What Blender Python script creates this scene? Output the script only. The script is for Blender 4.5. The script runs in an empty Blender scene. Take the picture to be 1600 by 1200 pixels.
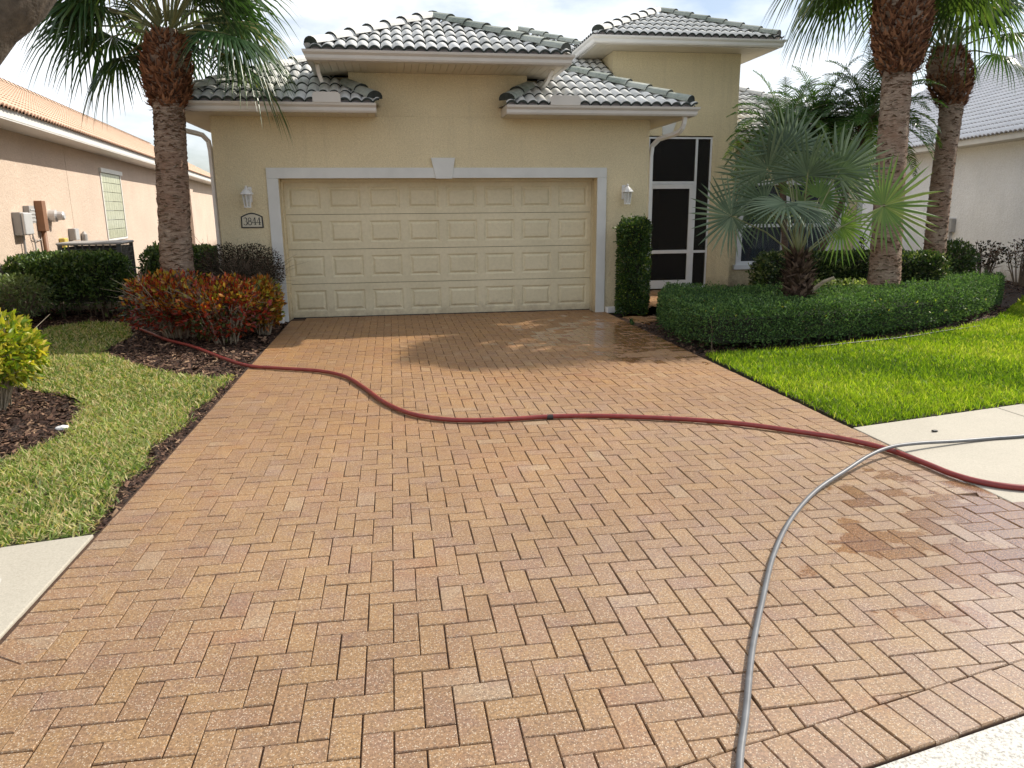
import bpy, bmesh, math, random
import numpy as np
from mathutils import Vector, Matrix
random.seed(7); RNG = np.random.default_rng(7)
S = bpy.context.scene
COL = S.collection
# ------------------------------------------------------------------ camera
cam_d = bpy.data.cameras.new('camera'); cam = bpy.data.objects.new('camera', cam_d); COL.objects.link(cam)
cam_d.sensor_width = 36.0; cam_d.lens = 36.0*1158.2/1600.0; cam_d.clip_start = 0.05; cam_d.clip_end = 2000
R_ = Vector((0.98746945, -0.15757926, -0.00853622)); U_ = Vector((0.04437601, 0.22535929, 0.97326459)); F_ = Vector((0.15144259, 0.96144785, -0.22952816))
cam.matrix_world = Matrix(((R_.x, U_.x, -F_.x, 0.0646), (R_.y, U_.y, -F_.y, -11.7207), (R_.z, U_.z, -F_.z, 1.6481), (0, 0, 0, 1)))
S.camera = cam
# ------------------------------------------------------------------ light
SUN = Vector((1.05, 0.38, 1.0)).normalized()
elev = math.asin(SUN.z); azim = math.atan2(SUN.x, SUN.y)
W = bpy.data.worlds.new('World'); S.world = W; W.use_nodes = True
nt = W.node_tree; nt.nodes.clear()
def wn(t, **k):
    n = nt.nodes.new(t)
    for a, b in k.items(): setattr(n, a, b)
    return n
sky = wn('ShaderNodeTexSky', sky_type='NISHITA', sun_disc=False, sun_elevation=elev, sun_rotation=azim, air_density=1.0, dust_density=1.5, ozone_density=1.0)
bg = wn('ShaderNodeBackground'); out = wn('ShaderNodeOutputWorld'); bg.inputs['Strength'].default_value = 0.12
tc = wn('ShaderNodeTexCoord'); mp = wn('ShaderNodeMapping'); mp.inputs['Scale'].default_value = (1.0, 1.0, 2.6)
ns = wn('ShaderNodeTexNoise'); ns.inputs['Scale'].default_value = 2.1; ns.inputs['Detail'].default_value = 7; ns.inputs['Roughness'].default_value = 0.55
cr = wn('ShaderNodeValToRGB'); cr.color_ramp.elements[0].position = 0.43; cr.color_ramp.elements[1].position = 0.57
cr.color_ramp.elements[0].color = (0.10, 0.10, 0.10, 1); cr.color_ramp.elements[1].color = (1, 1, 1, 1)
mx = wn('ShaderNodeMixRGB'); mx.inputs['Color2'].default_value = (8.6, 8.9, 9.3, 1)
nt.links.new(tc.outputs['Generated'], mp.inputs[0]); nt.links.new(mp.outputs[0], ns.inputs[0]); nt.links.new(ns.outputs[0], cr.inputs[0])
nt.links.new(cr.outputs[0], mx.inputs['Fac']); nt.links.new(sky.outputs[0], mx.inputs['Color1']); nt.links.new(mx.outputs[0], bg.inputs['Color']); nt.links.new(bg.outputs[0], out.inputs[0])
sl = bpy.data.lights.new('sun', 'SUN'); sl.energy = 4.8; sl.angle = math.radians(0.55); sl.color = (1.0, 0.93, 0.82)
so = bpy.data.objects.new('sun', sl); COL.objects.link(so); so.rotation_euler = SUN.to_track_quat('Z', 'Y').to_euler(); so.location = (20, 8, 20)
S.view_settings.view_transform = 'Standard'; S.view_settings.look = 'None'; S.view_settings.exposure = 0.25; S.view_settings.gamma = 1.0
S.view_settings.use_curve_mapping = False
S.cycles.max_bounces = 8; S.cycles.transparent_max_bounces = 8

# ------------------------------------------------------------------ materials
def srgb(r, g, b):
    f = lambda c: ((c/255+0.055)/1.055)**2.4 if c > 10 else c/255/12.92
    return (f(r), f(g), f(b), 1)
class Mat:
    def __init__(s, name):
        s.m = bpy.data.materials.new(name); s.m.use_nodes = True; s.nt = s.m.node_tree; s.b = s.nt.nodes['Principled BSDF']
    def n(s, t, **k):
        n = s.nt.nodes.new(t)
        for a, b in k.items():
            if a in n.inputs: n.inputs[a].default_value = b
            else: setattr(n, a, b)
        return n
    def l(s, a, b): s.nt.links.new(a, b)
    def ramp(s, fac, stops):
        r = s.n('ShaderNodeValToRGB'); e = r.color_ramp.elements
        while len(e) < len(stops): e.new(0.5)
        for el, (p, c) in zip(e, stops): el.position = p; el.color = c if len(c) == 4 else (*c, 1)
        s.l(fac, r.inputs[0]); return r.outputs[0]
    def noise(s, scale, detail=4, rough=0.55, coord='Object', vec=None):
        n = s.n('ShaderNodeTexNoise', Scale=scale, Detail=detail, Roughness=rough)
        if vec is None:
            if coord == 'World': vec = s.n('ShaderNodeNewGeometry').outputs['Position']
            else: vec = s.n('ShaderNodeTexCoord').outputs[coord]
        s.l(vec, n.inputs['Vector']); return n.outputs[0]
    def mix(s, fac, a, b, mode='MIX'):
        m = s.n('ShaderNodeMixRGB', blend_type=mode)
        for i, v in ((0, fac), (1, a), (2, b)):
            if isinstance(v, bpy.types.NodeSocket): s.l(v, m.inputs[i])
            elif isinstance(v, (int, float)): m.inputs[i].default_value = v if i == 0 else (v, v, v, 1)
            else: m.inputs[i].default_value = v if len(v) == 4 else (*v, 1)
        return m.outputs[0]
    def math(s, op, a, b=0.0):
        m = s.n('ShaderNodeMath', operation=op)
        for i, v in ((0, a), (1, b)):
            if isinstance(v, bpy.types.NodeSocket): s.l(v, m.inputs[i])
            else: m.inputs[i].default_value = v
        return m.outputs[0]
    def bump(s, h, strength=0.3, dist=0.01):
        b = s.n('ShaderNodeBump', Strength=strength, Distance=dist); s.l(h, b.inputs['Height']); s.l(b.outputs[0], s.b.inputs['Normal']); return b
    def col(s, c):
        if isinstance(c, bpy.types.NodeSocket): s.l(c, s.b.inputs['Base Color'])
        else: s.b.inputs['Base Color'].default_value = c
    def rough(s, v):
        if isinstance(v, bpy.types.NodeSocket): s.l(v, s.b.inputs['Roughness'])
        else: s.b.inputs['Roughness'].default_value = v
def plain(name, c, rough=0.6, metal=0.0, var=0.12, nscale=6, bump=0.0, bscale=60):
    M = Mat(name); c = c if len(c) == 4 else (*c, 1)
    d = tuple(x*(1-var) for x in c[:3])+(1,); e = tuple(min(1, x*(1+var*0.6)) for x in c[:3])+(1,)
    M.col(M.ramp(M.noise(nscale, 5, coord='World'), [(0.3, d), (0.7, e)])); M.rough(rough); M.b.inputs['Metallic'].default_value = metal
    if bump: M.bump(M.noise(bscale, 3, coord='World'), bump, 0.006)
    return M.m
def stucco(name, c, dirt=0.0, bs=0.35):
    M = Mat(name); big = M.noise(0.9, 6, coord='World'); fine = M.noise(75, 3, 0.6, coord='World')
    base = M.ramp(big, [(0.3, tuple(x*0.92 for x in c)), (0.7, tuple(min(1, x*1.05) for x in c))])
    sp = M.ramp(fine, [(0.35, (0.80, 0.78, 0.74)), (0.6, (1.05, 1.05, 1.05))])
    cc = M.mix(0.8, base, sp, 'MULTIPLY')
    cc = M.mix(0.5, cc, M.ramp(M.noise(30, 5, 0.8, coord='World'), [(0.36, (0.84, 0.83, 0.80)), (0.62, (1.08, 1.08, 1.08))]), 'MULTIPLY')
    # run-down streaks of dirt, narrow vertical
    g = M.n('ShaderNodeNewGeometry'); mpp = M.n('ShaderNodeMapping'); mpp.inputs['Scale'].default_value = (5, 5, 0.35)
    M.l(g.outputs['Position'], mpp.inputs[0]); st = M.noise(1.3, 5, 0.6, vec=mpp.outputs[0])
    stf = M.ramp(st, [(0.56, (0, 0, 0)), (0.78, (1, 1, 1))])
    cc = M.mix(M.math('MULTIPLY', stf, 0.28+dirt), cc, tuple(x*0.62 for x in c))
    sz = M.n('ShaderNodeSeparateXYZ'); M.l(g.outputs['Position'], sz.inputs[0])
    sd = M.ramp(M.math('ADD', M.math('MULTIPLY', sz.outputs['Z'], -1.5), M.math('MULTIPLY', M.noise(6, 6, 0.7, coord='World'), 1.2)), [(0.2, (0, 0, 0)), (0.65, (0.6, 0.6, 0.6))]); cc = M.mix(sd, cc, (0.22, 0.16, 0.11))
    M.col(cc); M.rough(0.92); M.b.inputs['Specular IOR Level'].default_value = 0.2
    M.bump(M.math('ADD', M.noise(48, 4, 0.65, coord='World'), M.noise(14, 2, coord='World')), bs*1.9, 0.02)
    return M.m
def leafmat(name, stops, trans=0.35, rough=0.45, spec=0.4):
    M = Mat(name); a = M.n('ShaderNodeAttribute', attribute_name='rnd')
    col = M.ramp(a.outputs['Fac'], stops)
    col = M.mix(0.35, col, M.ramp(M.noise(3.5, 3, coord='World'), [(0.3, (0.45, 0.45, 0.45)), (0.7, (1.25, 1.25, 1.25))]), 'MULTIPLY')
    M.col(col); M.rough(rough); M.b.inputs['Specular IOR Level'].default_value = spec
    t = M.n('ShaderNodeBsdfTranslucent'); M.l(M.mix(1.0, col, (1.25, 1.35, 0.6), 'MULTIPLY'), t.inputs[0])
    ms = M.n('ShaderNodeMixShader'); ms.inputs[0].default_value = trans; M.l(M.b.outputs[0], ms.inputs[1]); M.l(t.outputs[0], ms.inputs[2])
    M.l(ms.outputs[0], M.nt.nodes['Material Output'].inputs[0]); return M.m

m_yellow = stucco('yellow_stucco', (0.75, 0.645, 0.425), 0.05)
m_peach = stucco('peach_stucco', (0.66, 0.535, 0.44))
m_white = stucco('white_stucco', (0.85, 0.855, 0.89))
m_trim = plain('white_trim_paint', (0.66, 0.66, 0.62), 0.75, var=0.08, nscale=3, bump=0.25, bscale=45)
m_gutter = plain('gutter_paint', (0.60, 0.56, 0.50), 0.45, var=0.08, nscale=2.5)
m_gutterw = plain('white_gutter_paint', (0.76, 0.74, 0.70), 0.4, var=0.06, nscale=2.5)
m_soffit = plain('soffit_vinyl', (0.64, 0.58, 0.46), 0.6, var=0.06, nscale=2)
m_birdstop = plain('tile_mortar', (0.46, 0.42, 0.42), 0.85, var=0.15, nscale=14, bump=0.4)
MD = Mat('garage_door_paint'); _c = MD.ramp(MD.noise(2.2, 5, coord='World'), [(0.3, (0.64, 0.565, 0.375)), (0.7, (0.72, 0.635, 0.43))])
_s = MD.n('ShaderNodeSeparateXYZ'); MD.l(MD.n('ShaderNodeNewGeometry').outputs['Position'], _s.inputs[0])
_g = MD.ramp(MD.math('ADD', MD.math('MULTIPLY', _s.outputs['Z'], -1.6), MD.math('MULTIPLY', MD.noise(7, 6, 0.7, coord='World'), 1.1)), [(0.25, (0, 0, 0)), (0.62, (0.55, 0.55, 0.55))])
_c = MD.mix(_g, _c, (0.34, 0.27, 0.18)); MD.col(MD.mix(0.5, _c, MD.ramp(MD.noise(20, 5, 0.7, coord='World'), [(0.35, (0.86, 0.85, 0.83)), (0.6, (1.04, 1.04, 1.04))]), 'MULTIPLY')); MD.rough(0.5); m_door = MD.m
m_groove = plain('door_joint', (0.16, 0.13, 0.08), 0.8)
m_frame = plain('white_aluminium', (0.72, 0.74, 0.76), 0.4, var=0.04)
m_dark = plain('dark_interior', (0.035, 0.03, 0.028), 0.8)
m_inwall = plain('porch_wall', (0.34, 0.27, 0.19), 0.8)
m_black = plain('black_rubber', (0.015, 0.015, 0.015), 0.5)
m_soil = plain('soil', (0.045, 0.032, 0.024), 0.95, var=0.5, nscale=9, bump=1.0, bscale=35)
m_grey = plain('grey_box_plastic', (0.36, 0.35, 0.34), 0.5, var=0.1)
m_greyl = plain('light_grey_metal', (0.62, 0.62, 0.62), 0.35, 0.3, var=0.08)
m_brownp = plain('brown_painted_metal', (0.26, 0.13, 0.07), 0.55, var=0.15)
m_yel = plain('yellow_plastic', (0.60, 0.46, 0.10), 0.5)
m_wood = plain('shrub_stem', (0.17, 0.125, 0.085), 0.85, var=0.35, nscale=25)
m_woodl = plain('pale_stem', (0.34, 0.28, 0.20), 0.85, var=0.3, nscale=25)
m_lampw = plain('white_lamp_metal', (0.74, 0.73, 0.70), 0.4, var=0.05)
m_ink = plain('black_sign_paint', (0.02, 0.02, 0.02), 0.45)
m_signf = plain('cream_sign_face', (0.60, 0.55, 0.42), 0.6, var=0.06)
m_stone = plain('white_stone', (0.8, 0.8, 0.78), 0.7)
m_ac = plain('ac_grey_metal', (0.075, 0.08, 0.085), 0.45, 0.2, var=0.15)
m_bark = plain('oak_bark', (0.11, 0.09, 0.07), 0.95, var=0.5, nscale=14, bump=1.2, bscale=28)

def tile_mat(name, top, lo, mold, moldamt):
    M = Mat(name)
    big = M.noise(1.4, 5, coord='World'); fine = M.noise(30, 5, 0.65, coord='World')
    c = M.mix(M.ramp(M.math('ADD', M.math('MULTIPLY', big, 0.6), M.math('MULTIPLY', fine, 0.4)), [(0.40, (0, 0, 0)), (0.60, (1, 1, 1))]), lo, top)
    mo = M.ramp(M.math('ADD', M.math('MULTIPLY', M.noise(2.6, 6, 0.65, coord='World'), 0.7), M.math('MULTIPLY', M.noise(14, 3, coord='World'), 0.3)), [(0.52, (0, 0, 0)), (0.66, (1, 1, 1))])
    c = M.mix(M.math('MULTIPLY', mo, moldamt), c, mold)
    a = M.n('ShaderNodeObjectInfo'); c = M.mix(1.0, c, M.ramp(a.outputs['Random'], [(0, (0.86, 0.86, 0.85)), (1, (1.06, 1.06, 1.06))]), 'MULTIPLY')
    M.col(c); M.rough(0.85); M.bump(fine, 0.35, 0.01); return M.m
m_tile = tile_mat('concrete_roof_tile', (0.78, 0.77, 0.74), (0.66, 0.65, 0.61), (0.30, 0.32, 0.28), 0.30)
m_tiled = plain('mouldy_shaded_tile_edge', (0.035, 0.042, 0.036), 0.9, var=0.5, nscale=12, bump=0.4)  # shadow along the tile rows painted near black, together with dark mould
m_capd = tile_mat('shaded_mossy_ridge_tile', (0.40, 0.42, 0.37), (0.24, 0.27, 0.23), (0.09, 0.12, 0.09), 0.7)  # right-hand ridge caps: shade painted into the colour, over green-grey moss
m_tilep = tile_mat('terracotta_roof_tile', (0.62, 0.47, 0.35), (0.54, 0.39, 0.28), (0.36, 0.22, 0.15), 0.3)
m_tilepd = plain('terracotta_tile_edge', (0.30, 0.16, 0.10), 0.9, var=0.3)
m_tilew = tile_mat('white_roof_tile', (0.80, 0.79, 0.80), (0.70, 0.69, 0.70), (0.35, 0.34, 0.34), 0.3)
m_tilewd = plain('white_tile_edge', (0.30, 0.28, 0.28), 0.9, var=0.3)
m_deck = plain('roof_underlay', (0.07, 0.065, 0.06), 0.9)

def paver_mat():
    M = Mat('clay_paver'); a = M.n('ShaderNodeAttribute', attribute_name='rnd'); g = M.n('ShaderNodeNewGeometry'); pos = g.outputs['Position']
    base = M.ramp(a.outputs['Fac'], [(0.0, (0.250, 0.156, 0.086)), (0.3, (0.282, 0.180, 0.094)), (0.6, (0.302, 0.195, 0.097)), (0.93, (0.272, 0.170, 0.103)), (1.0, (0.33, 0.25, 0.17))])
    # purple-brown mottling inside the bricks
    pm = M.ramp(M.noise(5.5, 5, 0.62, vec=pos), [(0.46, (0, 0, 0)), (0.68, (1, 1, 1))])
    c = M.mix(M.math('MULTIPLY', pm, 0.5), base, (0.215, 0.132, 0.115))
    # near part drier and rosier, far part wetter and more orange
    sx = M.n('ShaderNodeSeparateXYZ'); M.l(pos, sx.inputs[0])
    far = M.ramp(M.math('ADD', M.math('MULTIPLY', M.math('ADD', sx.outputs['Y'], 9.5), 0.11), M.math('MULTIPLY', M.math('SUBTRACT', M.noise(0.55, 3, vec=pos), 0.5), 1.2)), [(0.15, (0, 0, 0)), (0.75, (1, 1, 1))])
    c = M.mix(far, c, M.mix(1.0, c, (1.12, 0.95, 0.66), 'MULTIPLY'))
    c = M.mix(1.0, c, M.ramp(M.noise(90, 3, 0.7, vec=pos), [(0.32, (0.55, 0.52, 0.50)), (0.68, (1.38, 1.38, 1.36))]), 'MULTIPLY')
    # exposed pale aggregate grains
    v = M.n('ShaderNodeTexVoronoi', Scale=165.0); M.l(pos, v.inputs['Vector'])
    wn_ = M.n('ShaderNodeTexWhiteNoise'); M.l(v.outputs['Position'], wn_.inputs['Vector'])
    grain = M.math('MULTIPLY', M.math('LESS_THAN', v.outputs['Distance'], 0.40), M.math('GREATER_THAN', wn_.outputs['Value'], 0.70))
    c = M.mix(M.math('MULTIPLY', grain, 0.62), c, (0.64, 0.57, 0.47))
    # efflorescence haze
    ef = M.ramp(M.noise(1.7, 6, 0.7, vec=pos), [(0.60, (0, 0, 0)), (0.80, (1, 1, 1))])
    c = M.mix(M.math('MULTIPLY', ef, 0.22), c, (0.55, 0.49, 0.44))
    c = M.mix(1.0, c, M.ramp(M.noise(0.8, 6, 0.65, vec=pos), [(0.3, (0.84, 0.82, 0.80)), (0.7, (1.08, 1.08, 1.08))]), 'MULTIPLY')
    c = M.mix(1.0, c, (0.98, 0.92, 0.835), 'MULTIPLY')
    # wet stains (water left by washing)
    def spot(cx, cy, rx, ry):
        s1 = M.n('ShaderNodeMapping'); s1.vector_type = 'TEXTURE'; s1.inputs['Location'].default_value = (cx, cy, 0); s1.inputs['Scale'].default_value = (rx, ry, 100); M.l(pos, s1.inputs[0])
        ln = M.n('ShaderNodeVectorMath', operation='LENGTH'); M.l(s1.outputs[0], ln.inputs[0]); return M.math('SUBTRACT', 1.0, ln.outputs['Value'])
    wet = M.math('MAXIMUM', spot(3.45, -8.75, 1.5, 1.15), spot(3.1, -2.3, 1.6, 1.9))
    wet = M.math('ADD', wet, M.math('MULTIPLY', M.math('SUBTRACT', M.noise(3.2, 5, 0.6, vec=pos), 0.5), 2.4))
    wet = M.math('ADD', wet, M.math('MULTIPLY', M.math('SUBTRACT', a.outputs['Fac'], 0.5), 0.5))
    wf = M.ramp(wet, [(0.28, (0, 0, 0)), (0.36, (1, 1, 1))])
    st = M.ramp(M.math('ADD', M.noise(2.3, 5, 0.6, vec=pos), M.math('MULTIPLY', a.outputs['Fac'], 0.12)), [(0.66, (0, 0, 0)), (0.76, (1, 1, 1))])
    c = M.mix(M.math('MULTIPLY', M.math('MAXIMUM', wf, M.math('MULTIPLY', st, 0.6)), 0.75), c, M.mix(1.0, c, (0.88, 0.68, 0.48), 'MULTIPLY'))
    M.col(c); M.rough(M.ramp(wf, [(0, (0.55, 0.55, 0.55)), (1, (0.26, 0.26, 0.26))])); M.b.inputs['Specular IOR Level'].default_value = 0.72; film = M.ramp(M.math('ADD', spot(3.6, -9.3, 3.4, 2.3), M.math('MULTIPLY', M.math('SUBTRACT', M.noise(1.6, 4, vec=pos), 0.5), 0.9)), [(0.0, (0, 0, 0)), (0.7, (0.85, 0.85, 0.85))]); M.l(M.math('MAXIMUM', wf, film), M.b.inputs['Coat Weight']); M.b.inputs['Coat Roughness'].default_value = 0.16
    M.bump(M.math('ADD', M.noise(160, 3, 0.7, vec=pos), M.math('MULTIPLY', grain, 0.4)), 0.5, 0.004)
    return M.m
m_paver = paver_mat()
def concrete_mat(name, c, speck=0.0):
    M = Mat(name); g = M.n('ShaderNodeNewGeometry'); pos = g.outputs['Position']
    b = M.ramp(M.noise(1.1, 6, 0.6, vec=pos), [(0.3, tuple(x*0.88 for x in c)), (0.7, c)])
    b = M.mix(1.0, b, M.ramp(M.noise(120, 3, 0.7, vec=pos), [(0.3, (0.80, 0.80, 0.78)), (0.7, (1.08, 1.08, 1.08))]), 'MULTIPLY')
    if speck:
        b = M.mix(speck, b, M.ramp(M.noise(85, 4, 0.8, vec=pos), [(0.40, (0.35, 0.34, 0.32)), (0.52, (1.1, 1.08, 1.05))]), 'MULTIPLY')
    cs = M.ramp(M.noise(3.0, 6, 0.65, vec=pos), [(0.62, (0, 0, 0)), (0.75, (1, 1, 1))]); b = M.mix(M.math('MULTIPLY', cs, 0.25), b, tuple(x*0.55 for x in c))
    # a round white paint mark left on the left walk
    s1 = M.n('ShaderNodeMapping'); s1.vector_type = 'TEXTURE'; s1.inputs['Location'].default_value = (-1.83, -8.30, 0); s1.inputs['Scale'].default_value = (0.075, 0.10, 50); M.l(pos, s1.inputs[0])
    ln = M.n('ShaderNodeVectorMath', operation='LENGTH'); M.l(s1.outputs[0], ln.inputs[0])
    sp = M.ramp(M.math('ADD', ln.outputs['Value'], M.math('MULTIPLY', M.noise(25, 3, vec=pos), 0.5)), [(0.55, (1, 1, 1)), (1.0, (0, 0, 0))]); b = M.mix(sp, b, (0.86, 0.86, 0.86))
    M.col(b); M.rough(0.8); M.bump(M.noise(150, 3, 0.7, vec=pos), 0.35, 0.003); return M.m
m_conc = concrete_mat('sidewalk_concrete', (0.46, 0.42, 0.345)); m_gut = concrete_mat('street_gutter_concrete', (0.62, 0.60, 0.56), 0.7)
def ground_mat(name, stops, scale=30, bs=1.0):
    M = Mat(name); pos = M.n('ShaderNodeNewGeometry').outputs['Position']
    n = M.math('ADD', M.math('MULTIPLY', M.noise(scale, 6, 0.75, vec=pos), 0.75), M.math('MULTIPLY', M.noise(1.3, 4, vec=pos), 0.25))
    M.col(M.ramp(n, stops)); M.rough(0.95); M.bump(M.noise(scale*1.5, 4, 0.7, vec=pos), bs, 0.03); return M.m
m_mulch = ground_mat('mulch_bed', [(0.38, (0.018, 0.012, 0.010)), (0.5, (0.055, 0.035, 0.027)), (0.62, (0.12, 0.075, 0.05))], 45)
m_turf = ground_mat('turf_soil', [(0.35, (0.03, 0.032, 0.012)), (0.6, (0.085, 0.075, 0.035))], 40)
m_sand = ground_mat('joint_sand', [(0.38, (0.045, 0.022, 0.012)), (0.6, (0.11, 0.060, 0.035))], 60, 0.6)
m_grassR = leafmat('bright_grass', [(0.0, (0.07, 0.14, 0.012)), (0.4, (0.20, 0.31, 0.018)), (0.8, (0.37, 0.46, 0.03)), (1.0, (0.56, 0.54, 0.14))], 0.5, 0.5, 0.3)
m_grassL = leafmat('coarse_grass', [(0.0, (0.065, 0.12, 0.02)), (0.35, (0.17, 0.26, 0.045)), (0.65, (0.34, 0.42, 0.11)), (0.82, (0.60, 0.54, 0.28)), (1.0, (0.50, 0.34, 0.17))], 0.4, 0.5, 0.35)
m_chip = leafmat('mulch_chip', [(0.0, (0.03, 0.018, 0.014)), (0.5, (0.09, 0.05, 0.035)), (0.8, (0.20, 0.115, 0.075)), (1.0, (0.36, 0.24, 0.15))], 0.02, 0.8, 0.2)
m_hedge = leafmat('hedge_leaf', [(0.0, (0.022, 0.050, 0.020)), (0.4, (0.065, 0.135, 0.045)), (0.9, (0.18, 0.30, 0.09)), (0.965, (0.10, 0.21, 0.04)), (1.0, (0.15, 0.10, 0.045))], 0.3, 0.6, 0.3)
m_leafd = leafmat('dark_green_leaf', [(0.0, (0.025, 0.05, 0.015)), (0.5, (0.06, 0.12, 0.03)), (1.0, (0.18, 0.25, 0.07))], 0.3, 0.35, 0.5)
m_leafw = leafmat('rear_hedge_leaf', [(0.0, (0.02, 0.045, 0.014)), (0.6, (0.05, 0.09, 0.025)), (0.9, (0.16, 0.20, 0.06)), (1.0, (0.40, 0.40, 0.20))], 0.35, 0.35, 0.5)
m_var = leafmat('variegated_leaf', [(0.0, (0.09, 0.16, 0.03)), (0.5, (0.30, 0.38, 0.12)), (1.0, (0.62, 0.62, 0.38))], 0.35)
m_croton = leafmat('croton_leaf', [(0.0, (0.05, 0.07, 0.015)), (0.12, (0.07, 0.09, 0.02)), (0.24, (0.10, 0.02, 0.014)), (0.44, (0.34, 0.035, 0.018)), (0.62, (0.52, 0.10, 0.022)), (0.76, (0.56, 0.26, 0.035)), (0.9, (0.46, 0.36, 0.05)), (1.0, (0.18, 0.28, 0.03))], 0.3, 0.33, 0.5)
m_crotony = leafmat('orange_croton_leaf', [(0.0, (0.07, 0.10, 0.02)), (0.3, (0.24, 0.07, 0.018)), (0.55, (0.48, 0.17, 0.025)), (0.8, (0.50, 0.34, 0.04)), (1.0, (0.22, 0.30, 0.03))], 0.3, 0.33, 0.5)
m_yellowleaf = leafmat('yellow_green_leaf', [(0.0, (0.09, 0.16, 0.015)), (0.3, (0.22, 0.32, 0.025)), (0.6, (0.46, 0.46, 0.05)), (1.0, (0.62, 0.48, 0.07))], 0.45, 0.35, 0.5)
m_twigleaf = leafmat('dull_brown_leaf', [(0.0, (0.02, 0.026, 0.012)), (0.7, (0.04, 0.032, 0.02)), (1.0, (0.09, 0.03, 0.018))], 0.1, 0.7, 0.2)
m_sabal = leafmat('cabbage_palm_leaf', [(0.0, (0.026, 0.060, 0.024)), (0.6, (0.048, 0.100, 0.032)), (0.92, (0.12, 0.17, 0.05)), (1.0, (0.30, 0.27, 0.12))], 0.35, 0.3, 0.5)
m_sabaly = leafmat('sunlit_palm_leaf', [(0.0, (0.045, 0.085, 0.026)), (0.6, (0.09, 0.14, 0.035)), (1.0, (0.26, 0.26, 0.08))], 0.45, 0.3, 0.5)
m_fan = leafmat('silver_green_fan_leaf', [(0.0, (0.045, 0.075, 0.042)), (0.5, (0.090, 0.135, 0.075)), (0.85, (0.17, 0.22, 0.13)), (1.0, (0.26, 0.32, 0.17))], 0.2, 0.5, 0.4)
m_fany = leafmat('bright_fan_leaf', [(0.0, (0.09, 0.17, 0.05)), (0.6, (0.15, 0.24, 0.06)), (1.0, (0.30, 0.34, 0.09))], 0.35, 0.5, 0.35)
m_date = leafmat('date_palm_leaf', [(0.0, (0.035, 0.085, 0.025)), (0.6, (0.075, 0.15, 0.035)), (1.0, (0.19, 0.28, 0.06))], 0.35, 0.25, 0.55)
m_petiole = plain('petiole', (0.20, 0.21, 0.09), 0.5, var=0.3, nscale=8)
m_boot = leafmat('dead_leaf_base', [(0.0, (0.07, 0.032, 0.020)), (0.5, (0.21, 0.092, 0.050)), (1.0, (0.40, 0.20, 0.11))], 0.05, 0.9, 0.1)
m_bootd = leafmat('old_leaf_base', [(0.0, (0.035, 0.024, 0.018)), (0.5, (0.085, 0.055, 0.04)), (1.0, (0.20, 0.14, 0.10))], 0.03, 0.9, 0.1)
def trunk_mat(name, a, b, sc):
    M = Mat(name); g = M.n('ShaderNodeNewGeometry'); mpp = M.n('ShaderNodeMapping'); mpp.inputs['Scale'].default_value = (3, 3, sc); M.l(g.outputs['Position'], mpp.inputs[0])
    n = M.noise(3, 6, 0.7, vec=mpp.outputs[0]); M.col(M.mix(M.ramp(M.noise(2.5, 4, coord='World'), [(0.35, (0, 0, 0)), (0.65, (0.6, 0.6, 0.6))]), M.ramp(n, [(0.30, a), (0.66, b)]), (0.21, 0.10, 0.055)))
    M.rough(0.95); M.bump(n, 0.9, 0.03); return M.m
m_trunk = trunk_mat('cabbage_palm_trunk', (0.16, 0.105, 0.075), (0.42, 0.325, 0.24), 11)
m_trunkd = trunk_mat('dark_palm_trunk', (0.035, 0.025, 0.02), (0.11, 0.085, 0.065), 12)
def hose_mat(name, c, r):
    M = Mat(name); M.col(M.ramp(M.noise(18, 5, coord='World'), [(0.3, tuple(x*0.7 for x in c)), (0.7, c)])); M.rough(r); return M.m
m_hr = hose_mat('red_rubber', (0.26, 0.035, 0.03), 0.36); m_hg = hose_mat('grey_rubber', (0.15, 0.155, 0.165), 0.45)
def glass_mat(name, c, rough, tr, alpha):
    M = Mat(name); M.col((*c, 1)); M.rough(rough); M.b.inputs['Transmission Weight'].default_value = tr; M.b.inputs['Alpha'].default_value = alpha; return M.m
m_glass = glass_mat('window_glass', (0.05, 0.06, 0.07), 0.03, 0.0, 0.45)
m_lglass = glass_mat('lantern_glass', (0.6, 0.62, 0.6), 0.05, 0.0, 0.35)
m_screen = glass_mat('insect_screen', (0.015, 0.014, 0.013), 0.9, 0.0, 0.62)
m_gblock = plain('glass_block', (0.50, 0.52, 0.38), 0.12, var=0.2, nscale=9)
m_curtain = plain('blue_curtain', (0.10, 0.14, 0.20), 0.9, var=0.5, nscale=5)

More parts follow.
